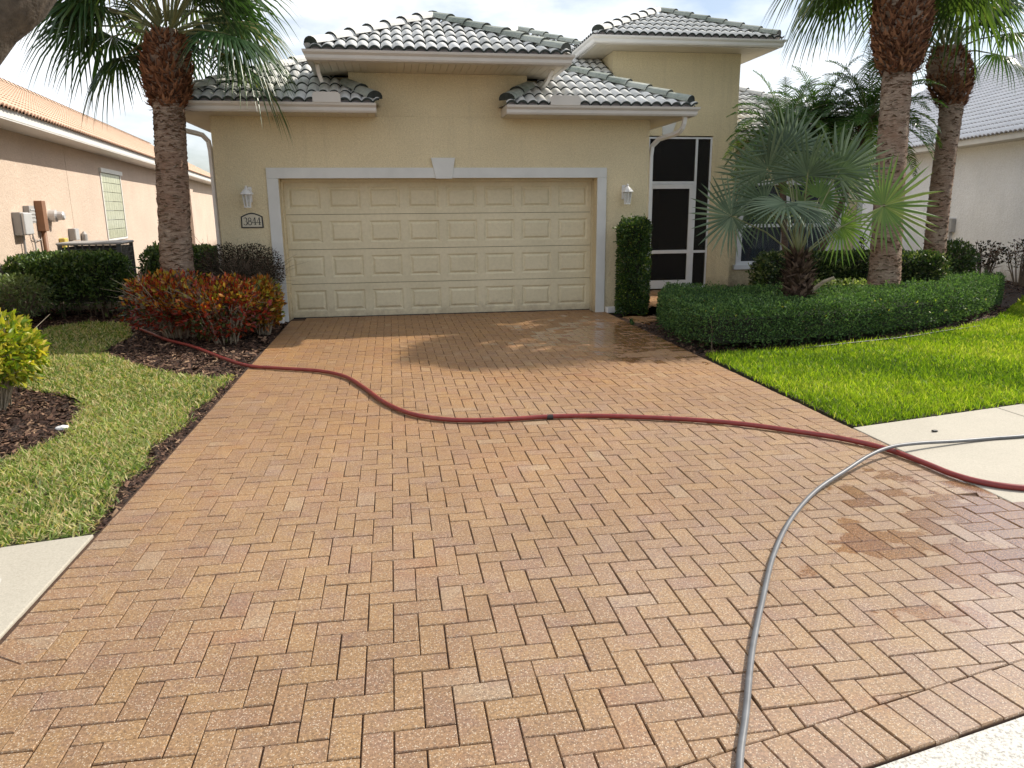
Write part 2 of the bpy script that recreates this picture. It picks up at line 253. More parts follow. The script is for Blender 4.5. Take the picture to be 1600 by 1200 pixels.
# ------------------------------------------------------------------ mesh helpers
class MB:
    def __init__(s): s.v = []; s.f = []; s.mi = []
    def add(s, vs, fs, mi=0):
        o = len(s.v); s.v += [tuple(v) for v in vs]; s.f += [tuple(i+o for i in f) for f in fs]; s.mi += [mi]*len(fs); return s
    def box(s, a, b, M=None, mi=0):
        x0, y0, z0 = a; x1, y1, z1 = b
        vs = [Vector(p) for p in ((x0,y0,z0),(x1,y0,z0),(x1,y1,z0),(x0,y1,z0),(x0,y0,z1),(x1,y0,z1),(x1,y1,z1),(x0,y1,z1))]
        if M is not None: vs = [M @ v for v in vs]
        return s.add(vs, [(0,3,2,1),(4,5,6,7),(0,1,5,4),(1,2,6,5),(2,3,7,6),(3,0,4,7)], mi)
    def tube(s, pts, rad, n=8, cap=True, mi=0):
        pts = [Vector(p) for p in pts]; rs = rad if hasattr(rad, '__len__') else [rad]*len(pts); vs = []; fs = []
        prev = None
        for i, p in enumerate(pts):
            t = (pts[min(i+1, len(pts)-1)]-pts[max(i-1, 0)]).normalized()
            if prev is None: a = t.orthogonal().normalized()
            else: a = (prev - t*prev.dot(t)).normalized()
            prev = a; b = t.cross(a)
            for k in range(n): an = 2*math.pi*k/n; vs.append(p+(a*math.cos(an)+b*math.sin(an))*rs[i])
        for i in range(len(pts)-1):
            for k in range(n): k2 = (k+1) % n; fs.append((i*n+k, i*n+k2, (i+1)*n+k2, (i+1)*n+k))
        if cap: fs.append(tuple(range(n))[::-1]); fs.append(tuple((len(pts)-1)*n+k for k in range(n)))
        return s.add(vs, fs, mi)
    def prism(s, poly, z0, z1, mi=0):
        n = len(poly); vs = [(x, y, z0) for x, y in poly]+[(x, y, z1) for x, y in poly]
        fs = [tuple(range(n))[::-1], tuple(range(n, 2*n))]+[(i, (i+1) % n, n+(i+1) % n, n+i) for i in range(n)]
        return s.add(vs, fs, mi)
    def obj(s, name, mats, parent=None, smooth=False, bevel=0):
        me = bpy.data.meshes.new(name); me.from_pydata(s.v, [], s.f); me.update()
        mats = mats if isinstance(mats, (list, tuple)) else [mats]
        for m in mats: me.materials.append(m)
        if len(mats) > 1: me.polygons.foreach_set('material_index', s.mi)
        if smooth: me.polygons.foreach_set('use_smooth', [True]*len(me.polygons))
        o = bpy.data.objects.new(name, me); COL.objects.link(o)
        if parent: o.parent = parent
        if bevel:
            md = o.modifiers.new('bevel', 'BEVEL'); md.width = bevel; md.segments = 2; md.limit_method = 'ANGLE'
        return o
def tag(o, label=None, cat=None, group=None, kind=None):
    if label: o['label'] = label
    if cat: o['category'] = cat
    if group: o['group'] = group
    if kind: o['kind'] = kind
    return o
def thing(name, label, cat, group=None, loc=(0, 0, 0), rz=0.0):
    o = bpy.data.objects.new(name, None); COL.objects.link(o); o.location = loc; o.rotation_euler = (0, 0, rz); o.empty_display_size = 0.2
    return tag(o, label, cat, group)
def box(name, a, b, mat, parent=None, bevel=0, M=None): return MB().box(a, b, M).obj(name, mat, parent, bevel=bevel)
def npmesh(name, V, F, mat, parent=None, rnd=None, kind=None, smooth=False):
    """V (n,3) F (m,k) arrays, rnd per-vertex"""
    me = bpy.data.meshes.new(name); k = F.shape[1]
    me.vertices.add(len(V)); me.vertices.foreach_set('co', np.ascontiguousarray(V, np.float32).ravel())
    me.loops.add(F.size); me.loops.foreach_set('vertex_index', F.ravel().astype(np.int32))
    me.polygons.add(len(F)); me.polygons.foreach_set('loop_start', np.arange(0, F.size, k, dtype=np.int32))
    if smooth: me.polygons.foreach_set('use_smooth', np.ones(len(F), bool))
    me.update(calc_edges=True); me.materials.append(mat)
    if rnd is not None:
        at = me.attributes.new('rnd', 'FLOAT', 'POINT'); at.data.foreach_set('value', rnd.astype(np.float32))
    o = bpy.data.objects.new(name, me); COL.objects.link(o)
    if parent: o.parent = parent
    if kind: o['kind'] = kind
    return o
def unit(v): return v/np.maximum(np.linalg.norm(v, axis=-1, keepdims=True), 1e-9)
def leaves(C, Nrm, size, aspect=0.5, rnd=None, jit=0.9, up=0.2, fold=0.15):
    """diamond leaves of 2 folded triangles-pairs; returns V,F,rnd"""
    n = len(C); d = unit(Nrm+RNG.normal(size=(n, 3))*jit+np.array([0, 0, up])); t = unit(np.cross(d, RNG.normal(size=(n, 3)))); nn = unit(np.cross(d, t))
    L = (size*(0.6+0.8*RNG.random(n)))[:, None]; w = L*aspect
    p0 = C; p1 = C+d*L*0.5+t*w*0.5+nn*L*fold; p2 = C+d*L; p3 = C+d*L*0.5-t*w*0.5+nn*L*fold
    V = np.stack([p0, p1, p2, p3], 1).reshape(-1, 3); b = np.arange(n)[:, None]*4
    F = np.concatenate([b+np.array([0, 1, 2]), b+np.array([0, 2, 3])], 0)
    r = RNG.random(n) if rnd is None else rnd
    return V, F, np.repeat(r, 4)
def inpoly(P, poly):
    x, y = P[:, 0], P[:, 1]; c = np.zeros(len(P), bool); n = len(poly)
    for i in range(n):
        x1, y1 = poly[i]; x2, y2 = poly[(i+1) % n]
        with np.errstate(divide='ignore', invalid='ignore'):
            k = ((y1 > y) != (y2 > y)) & (x < (x2-x1)*(y-y1)/(y2-y1+1e-12)+x1)
        c ^= k
    return c
def dpoly(P, poly):
    d = np.full(len(P), 1e9); N = np.zeros((len(P), 2)); n = len(poly)
    for i in range(n):
        a = np.array(poly[i]); b = np.array(poly[(i+1) % n]); ab = b-a
        t = np.clip(((P[:, :2]-a)@ab)/(ab@ab), 0, 1); q = a+t[:, None]*ab; dd = np.linalg.norm(P[:, :2]-q, axis=1)
        m = dd < d; d[m] = dd[m]; N[m] = (q-P[:, :2])[m]
    return d, unit(N)
def wob(P, s=3.0, ph=0.0): return (np.sin(P[:, 0]*s+ph)+np.sin(P[:, 1]*s*1.3+1.7+ph)+np.sin(P[:, 2]*s*1.1+(P[:, 0]+P[:, 1])*s*0.6+ph*2))/3
def sample_poly(poly, n):
    a = np.array(poly); lo, hi = a.min(0), a.max(0); out_ = []
    tot = 0
    while tot < n:
        p = lo+RNG.random((n*2, 2))*(hi-lo); p = p[inpoly(p, poly)]; out_.append(p); tot += len(p)
    return np.concatenate(out_)[:n]

# ------------------------------------------------------------------ SETTING: ground
SW = 0.2068                                   # street direction slope dy/dx
def far_y(x): return -7.479+SW*x              # far edge of the sidewalk
def near_y(x): return far_y(x)-1.55
def curb_y(x): return -10.285+SW*x
XL, XR = -1.545, 3.470
g = MB().add([(-60, -40, -0.09), (60, -40, -0.09), (60, 90, -0.09), (-60, 90, -0.09)], [(0, 1, 2, 3)]).obj('ground', m_turf); tag(g, kind='structure')
g = MB().add([(-12, far_y(-12)+0.02, -0.035), (XL-0.0, far_y(XL)+0.02, -0.035), (XL, 0.5, -0.035), (-1.7, 12, -0.035), (-12, 40, -0.035)], [(0, 1, 2, 3, 4)]).obj('mulch_bed', m_mulch); tag(g, kind='structure')
g = MB().add([(XR, far_y(XR)+0.02, -0.036), (26, far_y(26)+0.02, -0.036), (26, 30, -0.036), (XR, 30, -0.036)], [(0, 1, 2, 3)]).obj('mulch_bed', m_mulch); tag(g, kind='structure')
lawnL = [(-7.5, -9.0), (-2.5, -7.975), (-2.008, -7.86), (-1.60, -7.77), (-1.62, -7.318), (-1.70, -7.0), (-1.62, -6.706), (-1.74, -6.3), (-1.68, -5.9), (-1.626, -5.734), (-1.70, -5.3), (-1.63, -4.841), (-1.66, -4.4), (-1.61, -4.045), (-1.63, -3.85), (-1.80, -3.95), (-2.3, -3.635), (-2.87, -3.011), (-3.5, -2.147), (-3.55, -0.947), (-3.979, 0.322), (-4.608, 0.6), (-5.0, 0.2), (-4.8, -0.992), (-4.2, -2.486), (-3.7, -3.9), (-2.866, -4.549), (-2.625, -5.052), (-2.47, -5.836), (-2.567, -6.135), (-2.64, -6.432), (-3.204, -6.792), (-4.5, -7.0), (-7.5, -7.2)]
lawnR = [(XR+0.06, far_y(XR)+0.06), (5.21, far_y(5.21)+0.04), (9, far_y(9)+0.04), (15.5, far_y(15.5)+0.04), (15.5, 1.8), (11.9, 0.6), (10.35, -0.8), (9.0, -1.95), (7.731, -2.713), (6.329, -3.30), (4.809, -3.66), (XR+0.1, -3.80)]
def flat(name, poly, z0, z1, mat, kind='structure'):
    return tag(MB().prism(poly, z0, z1).obj(name, mat), kind=kind)
flat('lawn_ground', lawnL, -0.034, -0.012, m_turf); flat('lawn_ground', lawnR, -0.034, -0.008, m_turf)
def grass(name, poly, n, h, w, mat, zb, tilt, bright=None, cam_lod=True):
    P = sample_poly(poly, n); P = P+RNG.normal(size=P.shape)*0.022; n = len(P)
    if cam_lod:
        d = np.hypot(P[:, 0]-0.06, P[:, 1]+11.72); keep = RNG.random(n) < np.clip((6.0/d)**1.2, 0.12, 1); P = P[keep]; d = d[keep]; n = len(P)
        wd = w*np.clip((d/6.5), 1, 2.6)
    else: wd = np.full(n, w)
    a = RNG.random(n)*2*math.pi; t = np.stack([np.cos(a), np.sin(a), np.zeros(n)], 1); H = h*(0.5+0.8*RNG.random(n))
    lean = np.stack([RNG.normal(size=n)*tilt, RNG.normal(size=n)*tilt, np.ones(n)], 1); lean = unit(lean)
    b = np.concatenate([P, np.full((n, 1), zb)], 1); wv = t*wd[:, None]*0.5
    mid = b+lean*H[:, None]*0.55; l2 = lean.copy(); l2[:, :2] *= 2.3; l2 = unit(l2); tip = mid+l2*H[:, None]*0.55
    V = np.stack([b-wv, b+wv, mid-wv*0.8, mid+wv*0.8, tip], 1).reshape(-1, 3); k = np.arange(n)[:, None]*5
    F = np.concatenate([k+np.array([0, 1, 3]), k+np.array([0, 3, 2]), k+np.array([2, 3, 4])], 0)
    pn = (np.sin(P[:, 0]*1.9+np.sin(P[:, 1]*2.3))+np.sin(P[:, 1]*2.7+P[:, 0]))*0.08
    r = np.clip(RNG.beta(2, 2.2, n)+pn, 0, 1)
    if bright is not None: r = bright(P, r)
    return npmesh(name, V, F, mat, None, np.repeat(r, 5), 'stuff')
def bR(P, r):
    q = np.sin(P[:, 0]*0.9+1.3*np.sin(P[:, 1]*1.1))+np.sin(P[:, 1]*2.2+P[:, 0]*1.7)+0.7*np.sin(P[:, 0]*5.1+P[:, 1]*4.3)
    return np.where(RNG.random(len(r)) < 0.05+0.02*q, 0.95+0*r, np.clip(r*0.92+0.07*q, 0, 0.92))
def bL(P, r): return np.where(RNG.random(len(r)) < 0.44, 0.76+0.2*RNG.random(len(r)), np.clip(r*0.8, 0, 0.75))
grass('grass', lawnR, 300000, 0.062, 0.0085, m_grassR, -0.01, 0.38, bR)
lawnL2 = [(max(x, -5.5), y) for x, y in lawnL]
grass('grass', lawnL2, 95000, 0.058, 0.0105, m_grassL, -0.014, 1.0, bL)
# mulch chips lying on the beds
def chips(poly, n, size, z=-0.03):
    P = sample_poly(poly, n); C = np.concatenate([P, (z+RNG.random((n, 1))*0.03)], 1)
    a = RNG.random(n)*6.283; d = np.stack([np.cos(a), np.sin(a), RNG.normal(size=n)*0.35], 1); d = unit(d); s = unit(np.stack([-d[:, 1], d[:, 0], RNG.normal(size=n)*0.6], 1)); u = np.cross(d, s)
    L = size*(0.4+RNG.random(n)**2*1.2)[:, None]; w = L*(0.18+0.25*RNG.random(n))[:, None]; h = 0.004
    V = np.stack([C-d*L/2-s*w/2, C+d*L/2-s*w*0.3, C+d*L*0.45+s*w/2, C-d*L*0.4+s*w/2, C+u*h], 1).reshape(-1, 3); k = np.arange(n)[:, None]*5
    F = np.concatenate([k+np.array(q) for q in ([0, 1, 4], [1, 2, 4], [2, 3, 4], [3, 0, 4])], 0)
    return V, F, np.repeat(RNG.random(n)**1.4, 5)
def join(parts):
    V = []; F = []; R = []; o = 0
    for v, f, r in parts: V.append(v); F.append(f+o); R.append(r); o += len(v)
    return np.concatenate(V), np.concatenate(F), np.concatenate(R)
bedA = [(-4.6, -6.9), (-3.2, -6.75), (-2.62, -6.40), (-2.45, -5.85), (-2.60, -5.0), (-2.9, -4.5), (-3.7, -3.9), (-4.6, -3.6)]
bedB = [(-3.55, -2.2), (-2.9, -3.0), (-2.3, -3.65), (-1.58, -3.95), (-1.56, 0.1), (-2.6, 0.3), (-3.5, 0.4), (-5.8, 3.6), (-6.2, 0.4), (-5.0, 0.3), (-4.6, 0.75), (-3.95, 0.35), (-3.5, -0.9)]
edgeB = [(-1.72, -7.75), (-1.555, -7.75), (-1.555, -3.9), (-1.72, -3.9)]
bedC = [(9.2, -1.6), (10.3, -0.6), (12, 0.9), (15.5, 2.2), (14.3, 6), (8.5, 3.4), (7.0, 1.5), (5, 1), (3.65, -2.6), (6, -1.5)]
edgeH = [(3.48, -3.95), (3.48, -1.6), (4.1, -0.5), (4.4, -1.0), (3.9, -3.0), (4.9, -3.5), (7.7, -2.5), (10.2, -0.5), (10.4, -0.85), (7.75, -2.85), (6.4, -3.42), (4.8, -3.80)]
V, F, R = join([chips(bedA, 9000, 0.055), chips(bedB, 15000, 0.06), chips(edgeB, 2200, 0.035), chips(bedC, 7000, 0.06), chips(edgeH, 3500, 0.05)])
npmesh('mulch_chips', V, F, m_chip, None, R, 'stuff')

# ------------------------------------------------------------------ driveway of herringbone pavers
c = 0.102
drv = tag(MB().prism([(XL, 0.42), (XL, -8.6), (-2.75, curb_y(-2.75)), (5.38, curb_y(5.38)), (XR+0.06, -8.06), (XR, -8.0), (XR, 0.42)], -0.085, -0.0095).obj('driveway', m_sand), kind='structure')
def clip(poly, nx, ny, d):      # keep nx*x+ny*y >= d
    o = []
    for i in range(len(poly)):
        a, b = poly[i], poly[(i+1) % len(poly)]; da = nx*a[0]+ny*a[1]-d; db = nx*b[0]+ny*b[1]-d
        if da >= 0: o.append(a)
        if (da >= 0) != (db >= 0): t = da/(da-db); o.append((a[0]+(b[0]-a[0])*t, a[1]+(b[1]-a[1])*t))
    return o
def area(p): return 0.5*sum(p[i][0]*p[(i+1) % len(p)][1]-p[(i+1) % len(p)][0]*p[i][1] for i in range(len(p)))
def inset(poly, d):
    n = len(poly); o = []
    for i in range(n):
        a = Vector(poly[i-1]); b = Vector(poly[i]); e = Vector(poly[(i+1) % n])
        u = (b-a).normalized(); v = (e-b).normalized(); nu = Vector((-u.y, u.x)); nv = Vector((-v.y, v.x)); k = 1+nu.dot(nv)
        if k < 0.3: k = 0.3
        q = b+(nu+nv)*(d/k); o.append((q.x, q.y))
    return o
bricks = []
def brick(poly, tone=None):
    poly = [p for i, p in enumerate(poly) if (Vector(p)-Vector(poly[i-1])).length > 0.004]
    if len(poly) < 3 or area(poly) < 0.0006: return
    jx, jy = random.gauss(0, 0.0007), random.gauss(0, 0.0007); dz = random.gauss(0, 0.0011); tx, ty = random.gauss(0, 0.008), random.gauss(0, 0.008)
    o = inset(poly, 0.0022); i1 = inset(poly, 0.0050)
    if area(i1) <= 0.0002: return
    cx = sum(p[0] for p in o)/len(o); cy = sum(p[1] for p in o)/len(o)
    z = lambda x, y: dz+tx*(x-cx)+ty*(y-cy)
    n = len(o); vs = [(x+jx, y+jy, -0.05) for x, y in o]+[(x+jx, y+jy, z(x, y)-0.0042) for x, y in o]+[(x+jx, y+jy, z(x, y)) for x, y in i1]
    fs = [(i, (i+1) % n, n+(i+1) % n, n+i) for i in range(n)]+[(n+i, n+(i+1) % n, 2*n+(i+1) % n, 2*n+i) for i in range(n)]+[tuple(2*n+i for i in range(n))]
    bricks.append((cx, cy, vs, fs, random.random() if tone is None else tone))
xl_in, xr_in = -13*c, 32*c
front_in = lambda x: curb_y(x)+0.208
def yrow(r): return (r-93.58)*c
fl = 0.62      # side flare of the apron, dx per dy
for i in range(-24, 54):
    for s in range(-14, 99):
        q = (s+i+2) % 4
        if q == 1: p = [(i*c, yrow(s-.5)), ((i+2)*c, yrow(s-.5)), ((i+2)*c, yrow(s+.5)), (i*c, yrow(s+.5))]
        elif q == 3: p = [(i*c, yrow(s-.5)), ((i+1)*c, yrow(s-.5)), ((i+1)*c, yrow(s+1.5)), (i*c, yrow(s+1.5))]
        else: continue
        cy = sum(v[1] for v in p)/4; cx = sum(v[0] for v in p)/4
        if cy < -8.9 and cx < 1: p = clip(p, 1, -fl, xl_in+0.0-fl*(-8.9))
        else: p = clip(p, 1, 0, xl_in)
        if p and cy < -8.1 and cx > 1: p = clip(p, -1, -1.8, -(xr_in)+1.8*8.1)
        elif p: p = clip(p, -1, 0, -xr_in)
        if p: p = clip(p, -SW, 1, -10.285+0.208)
        if p: p = clip(p, 0, -1, -0.33)
        if p: brick(p)
# soldier courses: left and right edges, apron front and its flares
def soldier(p0, p1, side):
    p0 = Vector(p0); p1 = Vector(p1); L = (p1-p0).length; u = (p1-p0)/L; nrm = Vector((-u.y, u.x))*side; n = max(1, round(L/c)); st = L/n
    for k in range(n):
        a = p0+u*st*k; b = p0+u*st*(k+1); q = [a, b, b+nrm*0.204, a+nrm*0.204]
        if side < 0: q = q[::-1]
        brick([(v.x, v.y) for v in q])
soldier((xl_in, -8.9), (xl_in, 0.03), 1); soldier((xr_in, -8.1), (xr_in, 0.03), -1)
soldier((xl_in-fl*1.25, -10.15), (xl_in, -8.9), 1)
yb = -10.285+0.208
soldier((-2.45, yb+SW*-2.45), (5.25, yb+SW*5.25), -1)
soldier((xr_in+1.8*1.02, -9.12), (xr_in+0.10, -8.155), -1)
vR = [(4.25, -8.48), (5.42, curb_y(5.42)+0.06), (5.43, curb_y(5.43)+0.02), (13.9, curb_y(13.9)+0.02), (13.9, near_y(13.9)-0.01), (4.25, near_y(4.25)-0.01)]
vL = [(-1.57, -8.98), (-1.57, near_y(-1.57)-0.01), (-9, near_y(-9)-0.01), (-9, curb_y(-9)+0.02), (-2.78, curb_y(-2.78)+0.02)]
flat('verge', vR, -0.05, -0.012, m_turf); flat('verge', vL, -0.05, -0.012, m_turf)
grass('grass', vR, 22000, 0.06, 0.009, m_grassR, -0.012, 0.4, bR, False); grass('grass', vL, 16000, 0.06, 0.009, m_grassL, -0.012, 0.8, bL, False)
# walk to the entry, hidden partly behind the hedge
wk = [(XR, -1.62), (4.0, -1.0), (4.35, 0.4), (6.35, 0.9), (6.35, 2.95), (4.17, 2.95), (4.17, -0.62), (XR, -0.62)]
tag(MB().prism(wk, -0.085, -0.0145).obj('entry_walk', m_sand), kind='structure'); nb = len(bricks)
for i in range(34, 63):
    for s in range(76, 124):
        q = (s+i+2) % 4
        if q == 1: p = [(i*c, yrow(s-.5)), ((i+2)*c, yrow(s-.5)), ((i+2)*c, yrow(s+.5)), (i*c, yrow(s+.5))]
        elif q == 3: p = [(i*c, yrow(s-.5)), ((i+1)*c, yrow(s-.5)), ((i+1)*c, yrow(s+1.5)), (i*c, yrow(s+1.5))]
        else: continue
        if inpoly(np.array(p), wk).sum() >= 3: brick(p)
def near_cam(b): return (b[0]-0.06)**2+(b[1]+11.72)**2
def visible(b):
    d = Vector((b[0]-0.0646, b[1]+11.7207, -1.648)); z = d.dot(F_); return abs(d.dot(R_)/z) < 0.70 and -d.dot(U_)/z < 0.53
order = sorted(range(len(bricks)), key=lambda k: (not visible(bricks[k]), near_cam(bricks[k])))
def mk_mesh(lst, name):
    V = []; F = []; R = []
    for (_, _, vs, fs, r) in lst:
        o = len(V); V += vs; F += [tuple(k+o for k in f) for f in fs]; R += [r]*len(vs)
    me = bpy.data.meshes.new(name); me.from_pydata(V, [], F); me.update(); me.materials.append(m_paver)
    at = me.attributes.new('rnd', 'FLOAT', 'POINT'); at.data.foreach_set('value', R); return me
for k in order[:300]:
    o = bpy.data.objects.new('brick', mk_mesh([bricks[k]], 'brick')); COL.objects.link(o); o.parent = drv
o = bpy.data.objects.new('bricks', mk_mesh([bricks[k] for k in order[300:]], 'bricks')); COL.objects.link(o); o.parent = drv; o['kind'] = 'stuff'
# sidewalks and street gutter
def slabs(x0, x1, n, name='sidewalk', xcut=None):
    rt = tag(MB().prism([(x0, far_y(x0)), (x0, near_y(x0)), (x1, near_y(x1)), (x1, far_y(x1))], -0.10, -0.012).obj(name, m_sand), kind='structure')
    for k in range(n):
        a = x0+(x1-x0)*k/n+0.004; b = x0+(x1-x0)*(k+1)/n-0.004
        MB().prism([(a, far_y(a)-0.003), (a, near_y(a)), (b, near_y(b)), (b, far_y(b)-0.003)][::1], -0.05, 0.004).obj('concrete_slab', m_conc, rt, bevel=0.006)
slabs(-9.1, XL-0.004, 5); slabs(XR+0.004, XR+12.1, 8)
tag(MB().prism([(-12, curb_y(-12)-0.004), (-12, -14.5), (14, -9.2), (14, curb_y(14)-0.004)], -0.12, -0.015).obj('street_gutter', m_gut), kind='structure')
tag(MB().prism([(-30, curb_y(-30)-1.0), (-30, -40), (30, -40), (30, curb_y(30)-1.0)], -0.12, -0.03).obj('street', plain('asphalt', (0.05, 0.05, 0.05), 0.9, var=0.3, nscale=40, bump=0.5)), kind='structure')

# ------------------------------------------------------------------ roof tiles
TW, TE, TL = 0.31, 0.345, 0.43      # tile width, exposure, length
def tile_geo(w=TW, hump=0.047, nh=2, seg=7, L=TL):
    vs = []; fs = []; mi = []; N = seg*nh
    for j, (v, lift) in enumerate(((0, 0.030), (L, 0.004))):
        for i in range(N+1):
            u = w*i/N; h = hump*abs(math.sin(math.pi*u/(w/nh)))**0.75; vs.append((u, v, lift+h))
    n = N+1
    for i in range(N): fs.append((i, i+1, n+i+1, n+i)); mi.append(0)
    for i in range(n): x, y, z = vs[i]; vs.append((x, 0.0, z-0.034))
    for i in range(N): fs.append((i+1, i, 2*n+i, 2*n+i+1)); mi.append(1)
    return vs, fs, mi
def build_roof(root_name, parent, faces, mats, capmats, quota, caps, tag_label=None, cam_sort=(0.06, -11.72, 1.65), w=TW, nh=2):
    """faces: (corner A, eave dir, up-slope horizontal dir, eave length, n_rows, pitch, clip planes [(point, inward normal)])"""
    vs, fs, mi = tile_geo(w, 0.047 if nh == 2 else 0.05, nh)
    shared = bpy.data.meshes.new('roof_tile'); shared.from_pydata(vs, [], fs)
    for m in mats: shared.materials.append(m)
    shared.polygons.foreach_set('material_index', mi); shared.polygons.foreach_set('use_smooth', [True]*len(fs)); shared.update()
    tiles = []
    for (A, e, s, Le, rows, pitch, planes) in faces:
        A = Vector(A); e = Vector(e).normalized(); s = Vector(s).normalized(); up = (s+Vector((0, 0, pitch))).normalized(); nrm = e.cross(up)
        if nrm.z < 0: nrm = -nrm
        n = int(math.ceil(Le/w))
        for r in range(rows):
            for k in range(n):
                o = A+e*(k*w)+up*(r*TE-0.05)+nrm*0.0
                M = Matrix(((e.x, up.x, nrm.x, o.x), (e.y, up.y, nrm.y, o.y), (e.z, up.z, nrm.z, o.z), (0, 0, 0, 1)))
                cs = [M @ Vector(p) for p in ((0, 0, 0.03), (w, 0, 0.03), (0, TL, 0.03), (w, TL, 0.03))]
                cut = False; dead = False
                for (pp, pn) in planes:
                    dd = [(q-Vector(pp)).dot(Vector(pn)) for q in cs]
                    if max(dd) < 0.03: dead = True
                    elif min(dd) < 0: cut = True
                if dead: continue
                tiles.append(((o-Vector(cam_sort)).length, M, planes if cut else None))
    tiles.sort(key=lambda t: t[0])
    rest = MB(); cnt = 0
    for d, M, pl in tiles:
        if pl is None and cnt < quota:
            ob = bpy.data.objects.new('roof_tile', shared); COL.objects.link(ob); ob.parent = parent; ob.matrix_local = M @ Matrix.Translation((random.gauss(0, 0.003), random.gauss(0, 0.004), random.uniform(0, 0.004))) @ Matrix.Rotation(random.gauss(0, 0.009), 4, 'Z') @ Matrix.Rotation(random.gauss(0, 0.006), 4, 'X'); cnt += 1; continue
        if pl is None: rest.v, o = rest.v, len(rest.v); rest.v += [tuple(M @ Vector(v)) for v in vs]; rest.f += [tuple(i+o for i in f) for f in fs]; rest.mi += mi; continue
        bm = bmesh.new(); V = [bm.verts.new(M @ Vector(v)) for v in vs]
        for f, m_ in zip(fs, mi): fc = bm.faces.new([V[i] for i in f]); fc.material_index = m_; fc.smooth = True
        for (pp, pn) in pl:
            bmesh.ops.bisect_plane(bm, geom=bm.verts[:]+bm.edges[:]+bm.faces[:], plane_co=Vector(pp), plane_no=Vector(pn), clear_inner=True)
        if not bm.faces: bm.free(); continue
        if cnt < quota:
            me = bpy.data.meshes.new('roof_tile'); bm.to_mesh(me)
            for m in mats: me.materials.append(m)
            ob = bpy.data.objects.new('roof_tile', me); COL.objects.link(ob); ob.parent = parent; cnt += 1
        else:
            bm.verts.index_update(); rest.add([v.co[:] for v in bm.verts], [tuple(v.index for v in f.verts) for f in bm.faces]); rest.mi[-len(bm.faces):] = [f.material_index for f in bm.faces]
        bm.free()
    if rest.f: tag(rest.obj('roof_tiles', mats, parent, smooth=True), kind='stuff')
    for (P0, P1, mt, endc) in caps:
        P0 = Vector(P0); P1 = Vector(P1); L = (P1-P0).length; n = max(1, round(L/0.38)); u = (P1-P0)/L; side = u.cross(Vector((0, 0, 1))).normalized(); upv = side.cross(u)
        for k in range(n):
            a = P0+u*(L/n*k-0.02); ln = L/n+0.07; mb = MB(); ring = []
            for (dv, rr, lf) in ((0, 0.135, 0.035), (ln, 0.115, 0.012)):
                for q in range(9):
                    an = math.pi*q/8; ring.append(a+u*dv+side*math.cos(an)*rr+upv*(math.sin(an)*rr*0.75+lf-0.02))
            for (dv, rr, lf) in ((0, 0.115, 0.035), (ln, 0.095, 0.012)):
                for q in range(9):
                    an = math.pi*q/8; ring.append(a+u*dv+side*math.cos(an)*rr+upv*(math.sin(an)*rr*0.72+lf-0.025))
            f_ = [(q, q+1, 9+q+1, 9+q) for q in range(8)]; mb.add(ring, f_, 0)
            mb.f += [(q+1, q, 18+q, 18+q+1) for q in range(8)]; mb.mi += [1]*8
            if k == 0 and endc:
                mb.f += [tuple(range(18, 27))]; mb.mi += [1]
            mb.obj('ridge_tile', [mt, capmats[1]], parent, smooth=False)
def gutter(pts, mat, parent, closed_end=True, name='gutter'):
    """pts: polyline (x,y) at gutter top z; outward is to the right of travel"""
    prof = [(0, 0), (0, -0.125), (0.07, -0.125), (0.085, -0.10), (0.088, -0.06), (0.115, -0.03), (0.122, 0.0), (0.110, 0.002), (0.104, -0.02), (0.02, -0.02)]
    P = [Vector(p) for p in pts]; n = len(P); vs = []; k = len(prof)
    for i in range(n):
        d0 = (P[i]-P[i-1]).normalized() if i > 0 else (P[1]-P[0]).normalized(); d1 = (P[i+1]-P[i]).normalized() if i < n-1 else d0
        r0 = Vector((d0.y, -d0.x, 0)); r1 = Vector((d1.y, -d1.x, 0)); m = (r0+r1)/(1+r0.dot(r1))
        for (o_, z) in prof: vs.append(P[i]+m*o_+Vector((0, 0, z)))
    fs = [(i*k+j, i*k+(j+1) % k, (i+1)*k+(j+1) % k, (i+1)*k+j) for i in range(n-1) for j in range(k)]
    fs += [tuple(range(k)), tuple((n-1)*k+j for j in range(k))[::-1]]
    return MB().add(vs, fs).obj(name, mat, parent)
def soffit(parent, x0, x1, y0, y1, z, horizontal=True, mat=None):
    """slats ~0.1 m wide, running in y when horizontal (eave along x)"""
    mat = mat or m_soffit; L = (x1-x0) if horizontal else (y1-y0); n = max(1, round(L/0.102)); st = L/n
    me = None
    for k in range(n):
        if me is None:
            a = MB()
            if horizontal: a.box((0.0025, y0, 0), (st-0.0025, y1, 0.018))
            else: a.box((x0, 0.0025, 0), (x1, st-0.0025, 0.018))
            ob = a.obj('soffit_slat', mat, parent); me = ob.data
        else: ob = bpy.data.objects.new('soffit_slat', me); COL.objects.link(ob); ob.parent = parent
        ob.location = (x0+st*k, 0, z) if horizontal else (0, y0+st*k, z)

